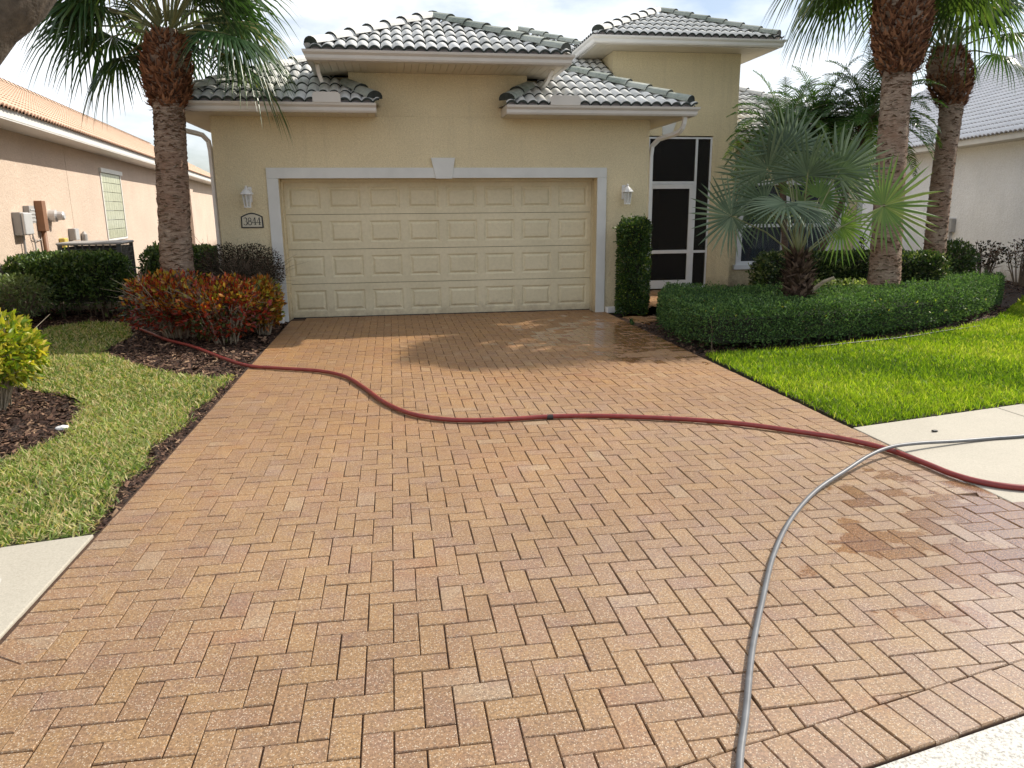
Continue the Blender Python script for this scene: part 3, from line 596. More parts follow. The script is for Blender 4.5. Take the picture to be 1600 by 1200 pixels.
# ------------------------------------------------------------------ THE HOUSE
H = thing('house', 'yellow stucco house with grey barrel tile roofs and a wide cream garage door', 'house')
OX0, OX1, OZ = -1.548, 3.295, 2.116         # garage opening at the wall face
w = MB()
w.box((-2.43, 0, -0.05), (OX0, 0.22, 3.0)); w.box((OX1, 0, -0.05), (4.13, 0.22, 3.0)); w.box((OX0, 0, OZ), (OX1, 0.22, 3.0)); w.box((-0.455, 0, 3.002), (2.18, 0.22, 3.6))
w.box((-2.43, 0.2205, -0.05), (-2.21, 8.0, 3.0)); w.box((3.91, 0.2205, -0.05), (4.13, 2.998, 3.0))
w.box((-0.78, 0.45, 3.0), (2.50, 0.60, 3.6))                               # recessed shoulders under the raised roof
w.box((OX0-0.0, 0.2205, 0), (OX0+0.03, 0.34, OZ)); 
garage_wall = w.obj('wall', m_yellow, H)
# garage recess reveal and door
rv = MB(); rv.box((OX0+0.001, 0.22, -0.03), (OX0+0.012, 0.36, OZ)).box((OX1-0.012, 0.22, -0.03), (OX1-0.001, 0.36, OZ)).box((OX0, 0.22, OZ-0.04), (OX1, 0.36, OZ+0.02)); rv.obj('door_jamb', m_door, H)
gd = MB(); SH = [0.0, 0.533, 1.063, 1.593, 2.09]
for k in range(4): gd.box((OX0+0.014, 0.30, SH[k]+0.006), (OX1-0.014, 0.345, SH[k+1]-0.0))
gd.box((OX0+0.012, 0.325, 0.0), (OX1-0.012, 0.348, OZ))
GD = gd.obj('garage_door', m_door, H)
pw = (OX1-OX0-0.03)/8; pmesh = None
def door_panel_mesh(W_, Hh):
    # a raised field with a sunk moulding around it
    vs = []; rings = [(0, 0.0), (0.022, 0.013), (0.034, 0.013), (0.062, -0.004), (0.066, -0.004)]
    for ins, d in rings: vs += [(-W_/2+ins, d, -Hh/2+ins), (W_/2-ins, d, -Hh/2+ins), (W_/2-ins, d, Hh/2-ins), (-W_/2+ins, d, Hh/2-ins)]
    fs = []
    for r in range(4):
        for k in range(4): a = r*4+k; b = r*4+(k+1) % 4; fs.append((a, b, b+4, a+4))
    fs.append((16, 17, 18, 19)); me = bpy.data.meshes.new('door_panel'); me.from_pydata(vs, [], fs); me.materials.append(m_door); me.update(); return me
# the door skin is a frame with openings so the panels read as pressed in: build skin per section
GD.data.clear_geometry(); skin = MB(); PH = 0.33; PWi = pw-0.115
for k in range(4):
    z0, z1 = SH[k]+0.004, SH[k+1]-0.003; zc = (z0+z1)/2; zl, zh = zc-PH/2, zc+PH/2; xa = OX0+0.013; xb = OX1-0.013
    skin.box((xa, 0.30, z0), (xb, 0.335, zl)); skin.box((xa, 0.30, zh), (xb, 0.335, z1))
    for j in range(9):
        a = xa if j == 0 else OX0+0.015+pw*(j-1)+(pw+PWi)/2; b = xb if j == 8 else OX0+0.015+pw*j+(pw-PWi)/2
        skin.box((a, 0.30, zl+1e-4), (b, 0.335, zh-1e-4))
    skin.box((xa+0.001, 0.3362, z0), (xb-0.001, 0.345, z1))
skin.box((OX0+0.015, 0.346, 0.0), (OX1-0.015, 0.352, OZ-0.03), mi=1)
tmp = skin.obj('garage_door_skin', [m_door, m_groove]); GD.data = tmp.data; bpy.data.objects.remove(tmp)
pmesh = door_panel_mesh(PWi, PH)
for k in range(4):
    for j in range(8):
        o = bpy.data.objects.new('door_panel', pmesh); COL.objects.link(o); o.parent = GD; o.location = (OX0+0.015+pw*(j+0.5), 0.301, (SH[k]+SH[k+1])/2+0.0005)
o = MB().box((OX0+0.02, 0.290, -0.008), (OX1-0.02, 0.31, 0.012)).obj('bottom_seal', m_black, GD)
box('back_wall', (-2.2, 7.8, 0), (3.9, 8.0, 3.0), m_dark, H)
# trim round the opening with keystone
t = MB(); t.box((OX0-0.165, -0.028, -0.01), (OX0, -0.001, OZ)); t.box((OX1, -0.028, -0.01), (OX1+0.148, -0.001, OZ)); t.box((OX0-0.165, -0.028, OZ+0.001), (OX1+0.148, -0.001, OZ+0.153))
t.obj('door_trim', m_trim, H, bevel=0.004)
MB().add([(0.765, -0.045, 2.108), (1.010, -0.045, 2.108), (1.062, -0.045, 2.412), (0.700, -0.045, 2.412), (0.765, -0.002, 2.108), (1.010, -0.002, 2.108), (1.062, -0.002, 2.412), (0.700, -0.002, 2.412)], [(0,1,2,3),(7,6,5,4),(0,4,5,1),(1,5,6,2),(2,6,7,3),(3,7,4,0)]).obj('keystone', m_trim, H, bevel=0.004)
# entry tower and its screened opening
EY = 3.0; EX0, EX1, EZ = 5.16, 6.50, 3.035
w = MB(); w.box((4.40, EY, 3.036), (6.99, EY+0.2, 4.57)); w.box((4.132, EY, -0.05), (5.155, EY+0.2, 3.0355)); w.box((EX1, EY, -0.05), (6.99, EY+0.2, 3.0355))
w.box((4.40, EY+0.2005, 2.9), (4.60, 6.5, 4.57)); w.box((6.79, EY+0.2005, -0.05), (6.99, 6.5, 4.57)); w.box((6.992, 3.62, -0.05), (7.42, 3.8, 2.99)); w.box((9.62, 3.62, -0.05), (10.28, 3.8, 2.99))
w.box((7.42, 3.62, -0.05), (9.62, 3.8, 0.40)); w.box((7.42, 3.62, 2.20), (9.62, 3.8, 2.99)); w.box((10.08, 3.8005, -0.05), (10.28, 10, 2.99)); w.obj('wall', m_yellow, H)
MB().add([(5.43, EY-0.03, 3.05), (5.62, EY-0.03, 3.05), (5.78, EY-0.03, 3.5), (5.40, EY-0.03, 3.5), (5.43, EY-0.001, 3.05), (5.62, EY-0.001, 3.05), (5.78, EY-0.001, 3.5), (5.40, EY-0.001, 3.5)], [(0,1,2,3),(7,6,5,4),(0,4,5,1),(1,5,6,2),(2,6,7,3),(3,7,4,0)]).obj('keystone', m_trim, H)
# porch interior
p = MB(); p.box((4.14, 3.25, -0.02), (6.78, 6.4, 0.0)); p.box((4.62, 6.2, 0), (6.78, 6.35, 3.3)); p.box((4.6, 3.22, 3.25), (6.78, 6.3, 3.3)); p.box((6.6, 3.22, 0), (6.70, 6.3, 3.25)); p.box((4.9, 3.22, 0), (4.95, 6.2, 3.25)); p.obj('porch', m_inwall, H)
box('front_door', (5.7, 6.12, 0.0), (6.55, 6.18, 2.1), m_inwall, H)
sc = bpy.data.objects.new('entry_screen', None); 
f = MB(); y0, y1 = EY+0.02, EY+0.07
for a, b in (((EX0, y0, 0), (EX0+0.035, y1, EZ-0.02)), ((EX1-0.035, y0, 0), (EX1, y1, EZ-0.02)), ((EX0+0.035, y0, EZ-0.055), (EX1-0.035, y1, EZ-0.02)), ((6.155, y0, 0), (6.20, y1, EZ-0.056)), ((EX0+0.035, y0, 2.115), (6.155, y1, 2.165)), ((6.20, y0, 0.74), (EX1-0.035, y1, 0.79)), ((6.20, y0, 0), (EX1-0.035, y1, 0.06))): f.box(a, b)
SF = f.obj('screen_frame', m_frame, H, bevel=0.003)
box('screen_panel', (EX0+0.036, EY+0.045, 2.166), (6.154, EY+0.048, EZ-0.056), m_screen, SF); box('screen_panel', (6.201, EY+0.045, 0.791), (EX1-0.036, EY+0.048, EZ-0.056), m_screen, SF); box('screen_panel', (6.201, EY+0.045, 0.061), (EX1-0.036, EY+0.048, 0.739), m_screen, SF)
d = MB(); dx0, dx1 = EX0+0.04, 6.15; y0, y1 = EY-0.0, EY+0.035
for a, b in (((dx0, y0, 0.02), (dx0+0.075, y1, 2.11)), ((dx1-0.095, y0, 0.02), (dx1, y1, 2.11)), ((dx0+0.075, y0, 2.02), (dx1-0.095, y1, 2.11)), ((dx0+0.075, y0, 0.735), (dx1-0.095, y1, 0.805)), ((dx0+0.075, y0, 0.02), (dx1-0.095, y1, 0.19))): d.box(a, b)
SD = d.obj('screen_door', m_frame, H, bevel=0.004)
box('screen_panel', (dx0+0.076, EY+0.02, 0.806), (dx1-0.096, EY+0.023, 2.019), m_screen, SD); box('screen_panel', (dx0+0.076, EY+0.02, 0.191), (dx1-0.096, EY+0.023, 0.734), m_screen, SD)
MB().box((dx0+0.02, EY-0.04, 1.0), (dx0+0.05, EY-0.001, 1.12)).obj('handle', m_greyl, SD, bevel=0.004)
# front window of the wing
f = MB(); y0, y1 = 3.60, 3.70
for a, b in (((7.42, y0, 0.40), (7.54, y1, 2.2)), ((9.50, y0, 0.40), (9.62, y1, 2.2)), ((7.54, y0, 2.10), (9.50, y1, 2.2)), ((7.36, y0-0.06, 0.33), (9.68, y1, 0.43)), ((8.46, y0, 0.43), (8.58, y1, 2.1)), ((7.54, y0+0.02, 1.22), (8.46, y1-0.02, 1.29)), ((8.58, y0+0.02, 1.22), (9.50, y1-0.02, 1.29)), ((7.54, y0+0.01, 0.43), (8.46, y1-0.02, 0.50)), ((8.58, y0+0.01, 0.43), (9.50, y1-0.02, 0.50))): f.box(a, b)
WF = f.obj('window', m_frame, H, bevel=0.004)
for a, b in ((7.54, 8.46), (8.58, 9.50)):
    for z0, z1 in ((0.5, 1.22), (1.29, 2.1)): box('window_pane', (a+0.001, 3.655, z0+0.001), (b-0.001, 3.661, z1-0.001), m_glass, WF)
cu = MB()
for k in range(56): x = 7.5+k*0.0375; cu.v += [(x, 3.80+0.02*(k % 2), 0.35), (x, 3.80+0.02*(k % 2), 2.2)]
cu.f = [(2*k, 2*k+2, 2*k+3, 2*k+1) for k in range(55)]; cu.mi = [0]*55; cu.obj('curtain', m_curtain, H)
box('corner_trim', (10.18, 3.585, -0.02), (10.30, 3.619, 2.95), m_trim, H); box('corner_trim', (9.70, 3.60, -0.02), (9.93, 3.619, 2.95), m_trim, H)
# roofs: raised centre, garage, tower, main and wing
PI_ = 0.455
ROOF = thing('roof', None, None); ROOF.parent = H
for k in ('label', 'category'):
    if k in ROOF: del ROOF[k]
def hip(A, B, C_, D, apex):   # not a helper for shapes: four corners and apex deck
    pass
zl = 3.13; zp = 3.75; zt = 4.74
def planes_hip(pt, dirn):  # vertical plane through pt, keeps the side dirn
    return (pt, Vector(dirn).normalized())
s2 = 1/math.sqrt(2)
faces = []
# raised centre x[-0.90,2.60] y>=-0.82
px0, px1, py0 = -0.90, 2.60, -0.82
faces.append(((px0, py0, zp), (1, 0, 0), (0, 1, 0), px1-px0, 5, PI_, [planes_hip((px0, py0, 0), (s2, -s2, 0)), planes_hip((px1, py0, 0), (-s2, -s2, 0))]))
faces.append(((px0, py0+1.9, zp), (0, -1, 0), (1, 0, 0), 1.9, 5, PI_, [planes_hip((px0, py0, 0), (-s2, s2, 0))]))
faces.append(((px1, py0, zp), (0, 1, 0), (-1, 0, 0), 2.4, 5, PI_, [planes_hip((px1, py0, 0), (s2, s2, 0))]))
# garage roof x[-2.93,4.60]
gx0, gx1, gy0 = -2.90, 4.60, -0.50
endL, endR = -0.07, 1.78
faces.append(((gx0, gy0, zl), (1, 0, 0), (0, 1, 0), endL-gx0, 11, PI_, [planes_hip((gx0, gy0, 0), (s2, -s2, 0)), ((endL, gy0, 0), Vector((-0.82, -0.57, 0)))]))
faces.append(((endR, gy0, zl), (1, 0, 0), (0, 1, 0), gx1-endR, 11, PI_, [planes_hip((gx1, gy0, 0), (-s2, -s2, 0)), ((endR, gy0, 0), Vector((0.82, -0.57, 0)))]))
faces.append(((gx0, gy0+7, zl), (0, -1, 0), (1, 0, 0), 7.0, 10, PI_, [planes_hip((gx0, gy0, 0), (-s2, s2, 0))]))
faces.append(((gx1, gy0, zl), (0, 1, 0), (-1, 0, 0), 3.1, 10, PI_, [planes_hip((gx1, gy0, 0), (s2, s2, 0))]))
# tower x[3.90,7.46] y>=2.42
tx0, tx1, ty0 = 3.92, 7.46, 2.42
faces.append(((tx0, ty0, zt), (1, 0, 0), (0, 1, 0), tx1-tx0, 5, PI_, [planes_hip((tx0, ty0, 0), (s2, -s2, 0)), planes_hip((tx1, ty0, 0), (-s2, -s2, 0))]))
faces.append(((tx0, ty0+3.4, zt), (0, -1, 0), (1, 0, 0), 3.4, 5, PI_, [planes_hip((tx0, ty0, 0), (-s2, s2, 0)), planes_hip((tx0, ty0+3.54, 0), (-s2, -s2, 0))]))
faces.append(((tx1, ty0, zt), (0, 1, 0), (-1, 0, 0), 3.4, 5, PI_, [planes_hip((tx1, ty0, 0), (s2, s2, 0)), planes_hip((tx1, ty0+3.54, 0), (s2, -s2, 0))]))
# main body behind, apex (3.04, 6.0, 5.54)
ma = Vector((3.04, 6.0, 5.50)); mh = 3.3; mz = ma.z-PI_*mh
faces.append(((ma.x-mh, ma.y-mh, mz), (1, 0, 0), (0, 1, 0), 2*mh, 11, PI_, [planes_hip((ma.x, ma.y, 0), (s2, -s2, 0)), planes_hip((ma.x, ma.y, 0), (-s2, -s2, 0)), ((4.385, 0, 0), Vector((-1, 0, 0)))]))
# wing x[7.0,10.7], y>=3.1
faces.append(((6.99, 3.15, zl), (1, 0, 0), (0, 1, 0), 3.75, 9, PI_, [planes_hip((10.74, 3.15, 0), (-s2, -s2, 0))]))
def hipcap(p, ax, ay, L, z, m, endc=True):
    return ((p[0], p[1], z+0.05), (p[0]+ax*L, p[1]+ay*L, z+0.05+PI_*L), m, endc)
caps = [hipcap((px0+0.03, py0+0.03), 1, 1, 1.72, zp, m_tile), hipcap((px1-0.03, py0+0.03), -1, 1, 1.72, zp, m_capd),
        hipcap((gx0+0.03, gy0+0.03), 1, 1, 3.6, zl, m_tile), hipcap((gx1-0.03, gy0+0.03), -1, 1, 2.2, zl, m_capd),
        hipcap((tx0+0.03, ty0+0.03), 1, 1, 1.74, zt, m_tile), hipcap((tx1-0.03, ty0+0.03), -1, 1, 1.74, zt, m_capd),
        ((4.37, ma.y-1.33, ma.z-1.33*PI_+0.05), (ma.x, ma.y, ma.z+0.05), m_capd, False), ((ma.x-mh*0.7, ma.y-mh*0.7, ma.z-mh*0.7*PI_+0.05), (ma.x, ma.y, ma.z+0.05), m_tile, True),
        ((0.85, py0+1.7, zp+0.80), (0.85, 2.6, zp+0.80), m_tile, False),
        ((endL-0.03, gy0+0.02, zl+0.05), (endL-0.40, gy0+0.50, zl+0.30), m_capd, True), ((endR+0.03, gy0+0.02, zl+0.05), (endR+0.40, gy0+0.50, zl+0.30), m_capd, True),
        hipcap((10.70, 3.2), -1, 1, 2.6, zl, m_tile)]
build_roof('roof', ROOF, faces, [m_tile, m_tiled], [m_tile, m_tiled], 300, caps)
dk = MB()
def deck(x0, y0, x1, y1, z, ax, ay, L, drop=0.012):
    pass
def hipdeck(mb, x0, x1, y0, y1, z, rise_to):
    h = min(x1-x0, y1-y0)/2; zr = z+PI_*h-0.02; z = z-0.02
    if (x1-x0) <= (y1-y0): r0 = ((x0+x1)/2, y0+h, zr); r1 = ((x0+x1)/2, y1-h, zr)
    else: r0 = (x0+h, (y0+y1)/2, zr); r1 = (x1-h, (y0+y1)/2, zr)
    v = [(x0, y0, z), (x1, y0, z), (x1, y1, z), (x0, y1, z), r0, r1]
    if (x1-x0) <= (y1-y0): mb.add(v, [(0, 1, 4), (1, 2, 5, 4), (2, 3, 5), (3, 0, 4, 5), (3, 2, 1, 0)])
    else: mb.add(v, [(0, 1, 5, 4), (1, 2, 5), (2, 3, 4, 5), (3, 0, 4), (3, 2, 1, 0)])
hipdeck(dk, px0+0.01, px1-0.01, py0+0.01, 6.5, zp, 0); hipdeck(dk, tx0+0.01, tx1-0.01, ty0+0.01, ty0+3.53, zt, 0); dk.add([(ma.x-mh, ma.y-mh, mz-.02), (4.39, ma.y-mh, mz-.02), (4.39, ma.y-1.35, ma.z-1.35*PI_-.02), (ma.x, ma.y, ma.z-.02), (ma.x-mh, ma.y+mh, mz-.02), (4.39, ma.y+1.35, ma.z-1.35*PI_-.02), (4.39, ma.y+mh, mz-.02)], [(0, 1, 2, 3), (0, 3, 4), (3, 2, 5), (3, 5, 6, 4)])
hipdeck(dk, 6.6, 10.73, 3.16, 10.5, zl, 0)
# garage deck with the notch for the raised wall
zq = zl-0.02
def gz(x, y): return zq+PI_*max(0, min(x-gx0, gx1-x, y-gy0))
dk.add([(gx0+.01, gy0+.01, zq), (endL-.02, gy0+.01, zq), (-0.456, 0.05, gz(-0.456, 0.05)), (-0.456, 0.6, gz(-0.456, 0.6)), (0.85, 3.24, zq+PI_*3.74), (0.85, 0.6, gz(0.85, 0.6))], [(0, 1, 2, 3, 4)])
dk.add([(gx1-.01, gy0+.01, zq), (endR+.02, gy0+.01, zq), (2.182, 0.05, gz(2.182, 0.05)), (2.182, 0.6, gz(2.182, 0.6)), (0.85, 3.24, zq+PI_*3.74)], [(4, 3, 2, 1, 0)])
dk.add([(gx0+.01, gy0+.01, zq), (0.85, 3.24, zq+PI_*3.74), (0.85, 8.2, zq+PI_*3.74), (gx0+.01, 8.2, zq)], [(0, 1, 2, 3)])
dk.add([(gx1-.01, gy0+.01, zq), (0.85, 3.24, zq+PI_*3.74), (0.85, 8.2, zq+PI_*3.74), (gx1-.01, 8.2, zq)], [(3, 2, 1, 0)])
dk.add([(endL-.02, gy0+.01, zq), (-0.0, 0.0, zq+0.02), (-0.456, 0.0, zq+0.22)], [(0, 1, 2)]); dk.add([(endR+.02, gy0+.01, zq), (2.182, 0.0, zq+0.22), (endR-.05, 0.0, zq+0.02)], [(0, 1, 2)])
dk.obj('roof_deck', m_deck, ROOF)
# tile mortar strip above the gutters, fascia, gutters, soffits
def mort(x0, x1, y, z): box('tile_mortar', (x0, y-0.028, z-0.03), (x1, y+0.0, z+0.062), m_birdstop, ROOF)
mort(px0+0.02, px1-0.02, py0+0.02, zp-0.02); mort(gx0+0.02, endL-0.02, gy0+0.02, zl-0.02); mort(endR+0.02, gx1-0.02, gy0+0.02, zl-0.02); mort(tx0+0.021, tx1-0.02, ty0+0.02, zt-0.02); mort(7.0, 10.7, 3.17, zl-0.02)
box('tile_mortar', (tx0-0.008, ty0+0.02, zt-0.05), (tx0+0.02, ty0+3.4, zt+0.042), m_birdstop, ROOF)
fa = MB()
fa.box((px0, py0+0.03, zp-0.15), (px1, py0+0.05, zp-0.03)); fa.box((gx0, gy0+0.03, zl-0.14), (endL-0.005, gy0+0.05, zl-0.03)); fa.box((endR+0.005, gy0+0.03, zl-0.14), (gx1, gy0+0.05, zl-0.03)); fa.box((tx0, ty0+0.03, zt-0.17), (tx1, ty0+0.05, zt-0.03))
fa.box((endL-0.022, gy0+0.0505, zl-0.14), (endL-0.004, -0.002, zl-0.01)); fa.box((endR+0.004, gy0+0.0505, zl-0.14), (endR+0.022, -0.002, zl-0.01))
fa.box((tx0, ty0+0.051, zt-0.17), (tx0+0.02, ty0+3.5, zt-0.03)); fa.box((tx1-0.02, ty0+0.051, zt-0.17), (tx1, ty0+3.5, zt-0.03)); fa.box((gx0, gy0+0.051, zl-0.14), (gx0+0.02, 8, zl-0.03)); fa.box((gx1-0.02, gy0+0.051, zl-0.14), (gx1, 2.9, zl-0.03))
fa.box((px0, py0+0.051, zp-0.15), (px0+0.02, 2.2, zp-0.03)); fa.box((px1-0.02, py0+0.051, zp-0.15), (px1, 2.2, zp-0.03)); fa.box((7.0, 3.18, zl-0.14), (10.72, 3.20, zl-0.03)); fa.obj('fascia', m_gutter, ROOF)
gutter([(px0+0.02, py0+1.2, zp-0.02), (px0+0.02, py0+0.03, zp-0.02), (px1-0.02, py0+0.03, zp-0.02), (px1-0.02, py0+1.2, zp-0.02)], m_gutter, ROOF)
gutter([(gx0+0.01, 7.9, zl-0.02), (gx0+0.01, gy0+0.03, zl-0.02), (endL, gy0+0.03, zl-0.02)], m_gutter, ROOF)
gutter([(endR, gy0+0.03, zl-0.02), (gx1-0.01, gy0+0.03, zl-0.02), (gx1-0.01, 2.95, zl-0.02)], m_gutter, ROOF)
gutter([(tx0+0.01, ty0+3.4, zt-0.03), (tx0+0.01, ty0+0.03, zt-0.03), (tx1-0.01, ty0+0.03, zt-0.03), (tx1-0.01, ty0+3.4, zt-0.03)], m_gutterw, ROOF)
gutter([(7.0, 3.18, zl-0.02), (10.71, 3.18, zl-0.02), (10.71, 8, zl-0.02)], m_gutterw, ROOF)
SOF = MB().box((px0+0.02, py0+0.055, zp-0.128), (px1-0.02, 0.44, zp-0.120)).obj('soffit', m_soffit, ROOF); SOF.name = 'soffit'
soffit(SOF, px0+0.022, px1-0.022, py0+0.055, -0.002, 3.602)
soffit(SOF, gx0+0.022, endL-0.024, gy0+0.055, -0.002, 2.982); soffit(SOF, endR+0.024, gx1-0.024, gy0+0.055, -0.002, 2.982)
soffit(SOF, gx0+0.022, -2.432, 0.0, 3.0, 2.982, False); soffit(SOF, 4.132, gx1-0.024, 0.0, 2.3, 2.982, False)
soffit(SOF, tx0+0.022, tx1-0.022, ty0+0.055, EY-0.002, 4.572); soffit(SOF, tx0+0.022, 4.398, EY, EY+2.8, 4.572, False); soffit(SOF, 6.992, tx1-0.022, EY, EY+2.8, 4.572, False)
box('soffit_board', (7.0, 3.2, 2.985), (10.7, 3.615, 3.0), m_soffit, ROOF)
# white splash guards standing on the two low gutters
for x0, x1 in ((-0.93, -0.55), (2.42, 2.86)):
    mb = MB(); pts = [(x0, 0), (x1, 0), (x1, 0.10), (x1-0.03, 0.135), (x0+0.03, 0.135), (x0, 0.10)]
    vs = [(x, gy0-0.100, zl-0.02+z) for x, z in pts]+[(x, gy0-0.088, zl-0.02+z) for x, z in pts]; n = 6
    mb.add(vs, [tuple(range(n)), tuple(range(n, 2*n))[::-1]]+[(i, i+n, (i+1) % n+n, (i+1) % n) for i in range(n)]).obj('splash_guard', m_gutter, ROOF)
# downspouts
def spout(pts, mat, name='downspout', r=0.036):
    P = [Vector(p) for p in pts]; Q = []
    for i in range(len(P)-1):
        Q.append(P[i])
    Q.append(P[-1]); return MB().tube(Q, r, 4).obj(name, mat, H)
def bez(a, b, c_, d_, n=7): 
    a, b, c_, d_ = map(Vector, (a, b, c_, d_)); return [a*(1-t)**3+b*3*t*(1-t)**2+c_*3*t*t*(1-t)+d_*t**3 for t in [k/n for k in range(n+1)]]
spout(bez((-2.82, -0.46, 2.99), (-2.83, -0.44, 2.70), (-2.72, -0.2, 2.78), (-2.55, 0.0, 2.72))+[(-2.49, 0.06, 2.64), (-2.475, 0.07, 2.50), (-2.475, 0.07, 0.12)], m_gutterw)
spout(bez((4.52, -0.46, 2.99), (4.52, -0.42, 2.72), (4.5, -0.25, 2.78), (4.28, -0.02, 2.70))+[(4.20, 0.06, 2.60), (4.185, 0.07, 2.45), (4.185, 0.07, 0.12)], m_gutterw, r=0.04)
spout([(2.45, -0.55, 3.60), (2.44, -0.3, 3.50), (2.42, 0.2, 3.42)], m_gutterw); spout([(-0.84, -0.60, 3.60), (-0.83, -0.50, 3.50), (-0.80, -0.44, 3.40)], m_gutterw)
box('drain_spout', (-1.98, -0.20, -0.01), (-1.60, -0.06, 0.085), m_gutterw, H, bevel=0.012); box('drain_spout', (3.46, -0.22, -0.01), (3.95, -0.09, 0.085), m_gutterw, H, bevel=0.012, M=Matrix.Rotation(math.radians(1.5), 4, 'Z'))

# wall lanterns
def lantern(x, z, label):
    L = thing('wall_lantern', label, 'lantern', 'white lanterns on the garage wall', (x, 0, z))
    box('back_plate', (-0.05, -0.022, -0.10), (0.05, -0.001, 0.12), m_lampw, L, bevel=0.01)
    MB().tube([(0, -0.02, 0.05), (0, -0.07, 0.11), (0, -0.13, 0.125), (0, -0.16, 0.10), (0, -0.16, 0.07)], 0.010, 8).obj('arm', m_lampw, L, smooth=True)
    mb = MB(); n = 8
    prof = [(0.006, 0.135), (0.018, 0.120), (0.012, 0.105), (0.030, 0.085), (0.062, 0.060), (0.092, 0.022), (0.096, 0.010), (0.070, 0.005)]
    vs = [(r*math.cos(2*math.pi*k/n), -0.16+r*math.sin(2*math.pi*k/n), zz) for r, zz in prof for k in range(n)]
    mb.add(vs, [(i*n+k, i*n+(k+1) % n, (i+1)*n+(k+1) % n, (i+1)*n+k) for i in range(len(prof)-1) for k in range(n)]).obj('cap', m_lampw, L)
    fr = MB(); gl = MB(); R0, R1, zt_, zb = 0.066, 0.044, 0.006, -0.165
    for k in range(6):
        a = math.pi/6+math.pi/3*k; a2 = a+math.pi/3; fr.tube([(R0*math.cos(a), -0.16+R0*math.sin(a), zt_), (R1*math.cos(a), -0.16+R1*math.sin(a), zb)], 0.0065, 4)
        gl.add([(R0*.97*math.cos(a), -0.16+R0*.97*math.sin(a), zt_), (R0*.97*math.cos(a2), -0.16+R0*.97*math.sin(a2), zt_), (R1*.97*math.cos(a2), -0.16+R1*.97*math.sin(a2), zb), (R1*.97*math.cos(a), -0.16+R1*.97*math.sin(a), zb)], [(0, 1, 2, 3)])
    fr.prism([(0.052*math.cos(math.pi/3*k), -0.16+0.052*math.sin(math.pi/3*k)) for k in range(6)], zb-0.012, zb+0.002); fr.obj('cage', m_lampw, L)
    gl.obj('glass', m_lglass, L); MB().tube([(0, -0.16, zb), (0, -0.16, zb+0.06), (0, -0.16, zb+0.09)], [0.012, 0.012, 0.016], 8).obj('bulb_holder', m_lampw, L)
lantern(-1.985, 1.88, 'white metal wall lantern left of the garage door, above the number plaque'); lantern(3.745, 1.885, 'white metal wall lantern right of the garage door, above the column shrub')
# number plaque 3844
PL = thing('house_number_plaque', 'cream arched plaque with black border reading 3844, below the left lantern', 'plaque', None, (-1.968, -0.001, 1.505))
out_ = [(-0.160, -0.095), (0.160, -0.095), (0.155, 0.070), (0.100, 0.098), (0.05, 0.117), (0.0, 0.126), (-0.05, 0.117), (-0.100, 0.098), (-0.155, 0.070)]
def plate(pts, y0, y1, name, mat):
    n = len(pts); vs = [(x, y0, z) for x, z in pts]+[(x, y1, z) for x, z in pts]
    return MB().add(vs, [tuple(range(n)), tuple(range(n, 2*n))[::-1]]+[(i, i+n, (i+1) % n+n, (i+1) % n) for i in range(n)]).obj(name, mat, PL)
plate(out_, -0.014, 0.0, 'border', m_ink); plate([(x*0.88, z*0.84+0.001) for x, z in out_], -0.018, -0.0145, 'face', m_signf)
def stroke(mb, pts, wd, y=-0.0185):
    P = [Vector((p[0], 0, p[1])) for p in pts]
    for i in range(len(P)-1):
        a, b_ = P[i], P[i+1]; u = (b_-a).normalized(); nn = Vector((-u.z, 0, u.x)); w0 = wd[i] if hasattr(wd, '__len__') else wd; w1 = wd[i+1] if hasattr(wd, '__len__') else wd
        q = [a-nn*w0/2-u*0.001, b_-nn*w1/2+u*0.001, b_+nn*w1/2+u*0.001, a+nn*w0/2-u*0.001]
        mb.add([(v.x, y, v.z) for v in q]+[(v.x, y-0.002, v.z) for v in q], [(0, 1, 2, 3), (7, 6, 5, 4), (0, 4, 5, 1), (1, 5, 6, 2), (2, 6, 7, 3), (3, 7, 4, 0)]); y -= 0.00008
def arc(cx, cz, rx, rz, a0, a1, n=12): return [(cx+rx*math.cos(math.radians(a0+(a1-a0)*k/n)), cz+rz*math.sin(math.radians(a0+(a1-a0)*k/n))) for k in range(n+1)]
def digit(ch, x):
    mb = MB(); z0 = -0.052; hgt = 0.108
    if ch == '3':
        stroke(mb, arc(x, z0+0.079, 0.022, 0.026, 150, -80), [0.006]*3+[0.008, 0.011, 0.013, 0.014, 0.013, 0.011, 0.008, 0.006, 0.006, 0.005]); stroke(mb, arc(x-0.001, z0+0.029, 0.026, 0.029, 80, -155), [0.005, 0.006, 0.008, 0.011, 0.014, 0.015, 0.014, 0.011, 0.008, 0.006, 0.006, 0.008, 0.010])
    if ch == '8':
        stroke(mb, arc(x, z0+0.080, 0.019, 0.024, 90, 450, 20), 0.0085); stroke(mb, arc(x, z0+0.029, 0.025, 0.028, 90, 450, 20), 0.0100)
    if ch == '4':
        stroke(mb, [(x+0.008, z0+hgt), (x-0.029, z0+0.034)], 0.006); stroke(mb, [(x-0.030, z0+0.032), (x+0.028, z0+0.032)], 0.008); stroke(mb, [(x+0.010, z0+hgt), (x+0.010, z0+0.002)], 0.014); stroke(mb, [(x-0.008, z0+0.002), (x+0.027, z0+0.002)], 0.005)
    mb.obj('digit', m_ink, PL)
for ch, x in zip('3844', (-0.094, -0.031, 0.034, 0.097)): digit(ch, x)

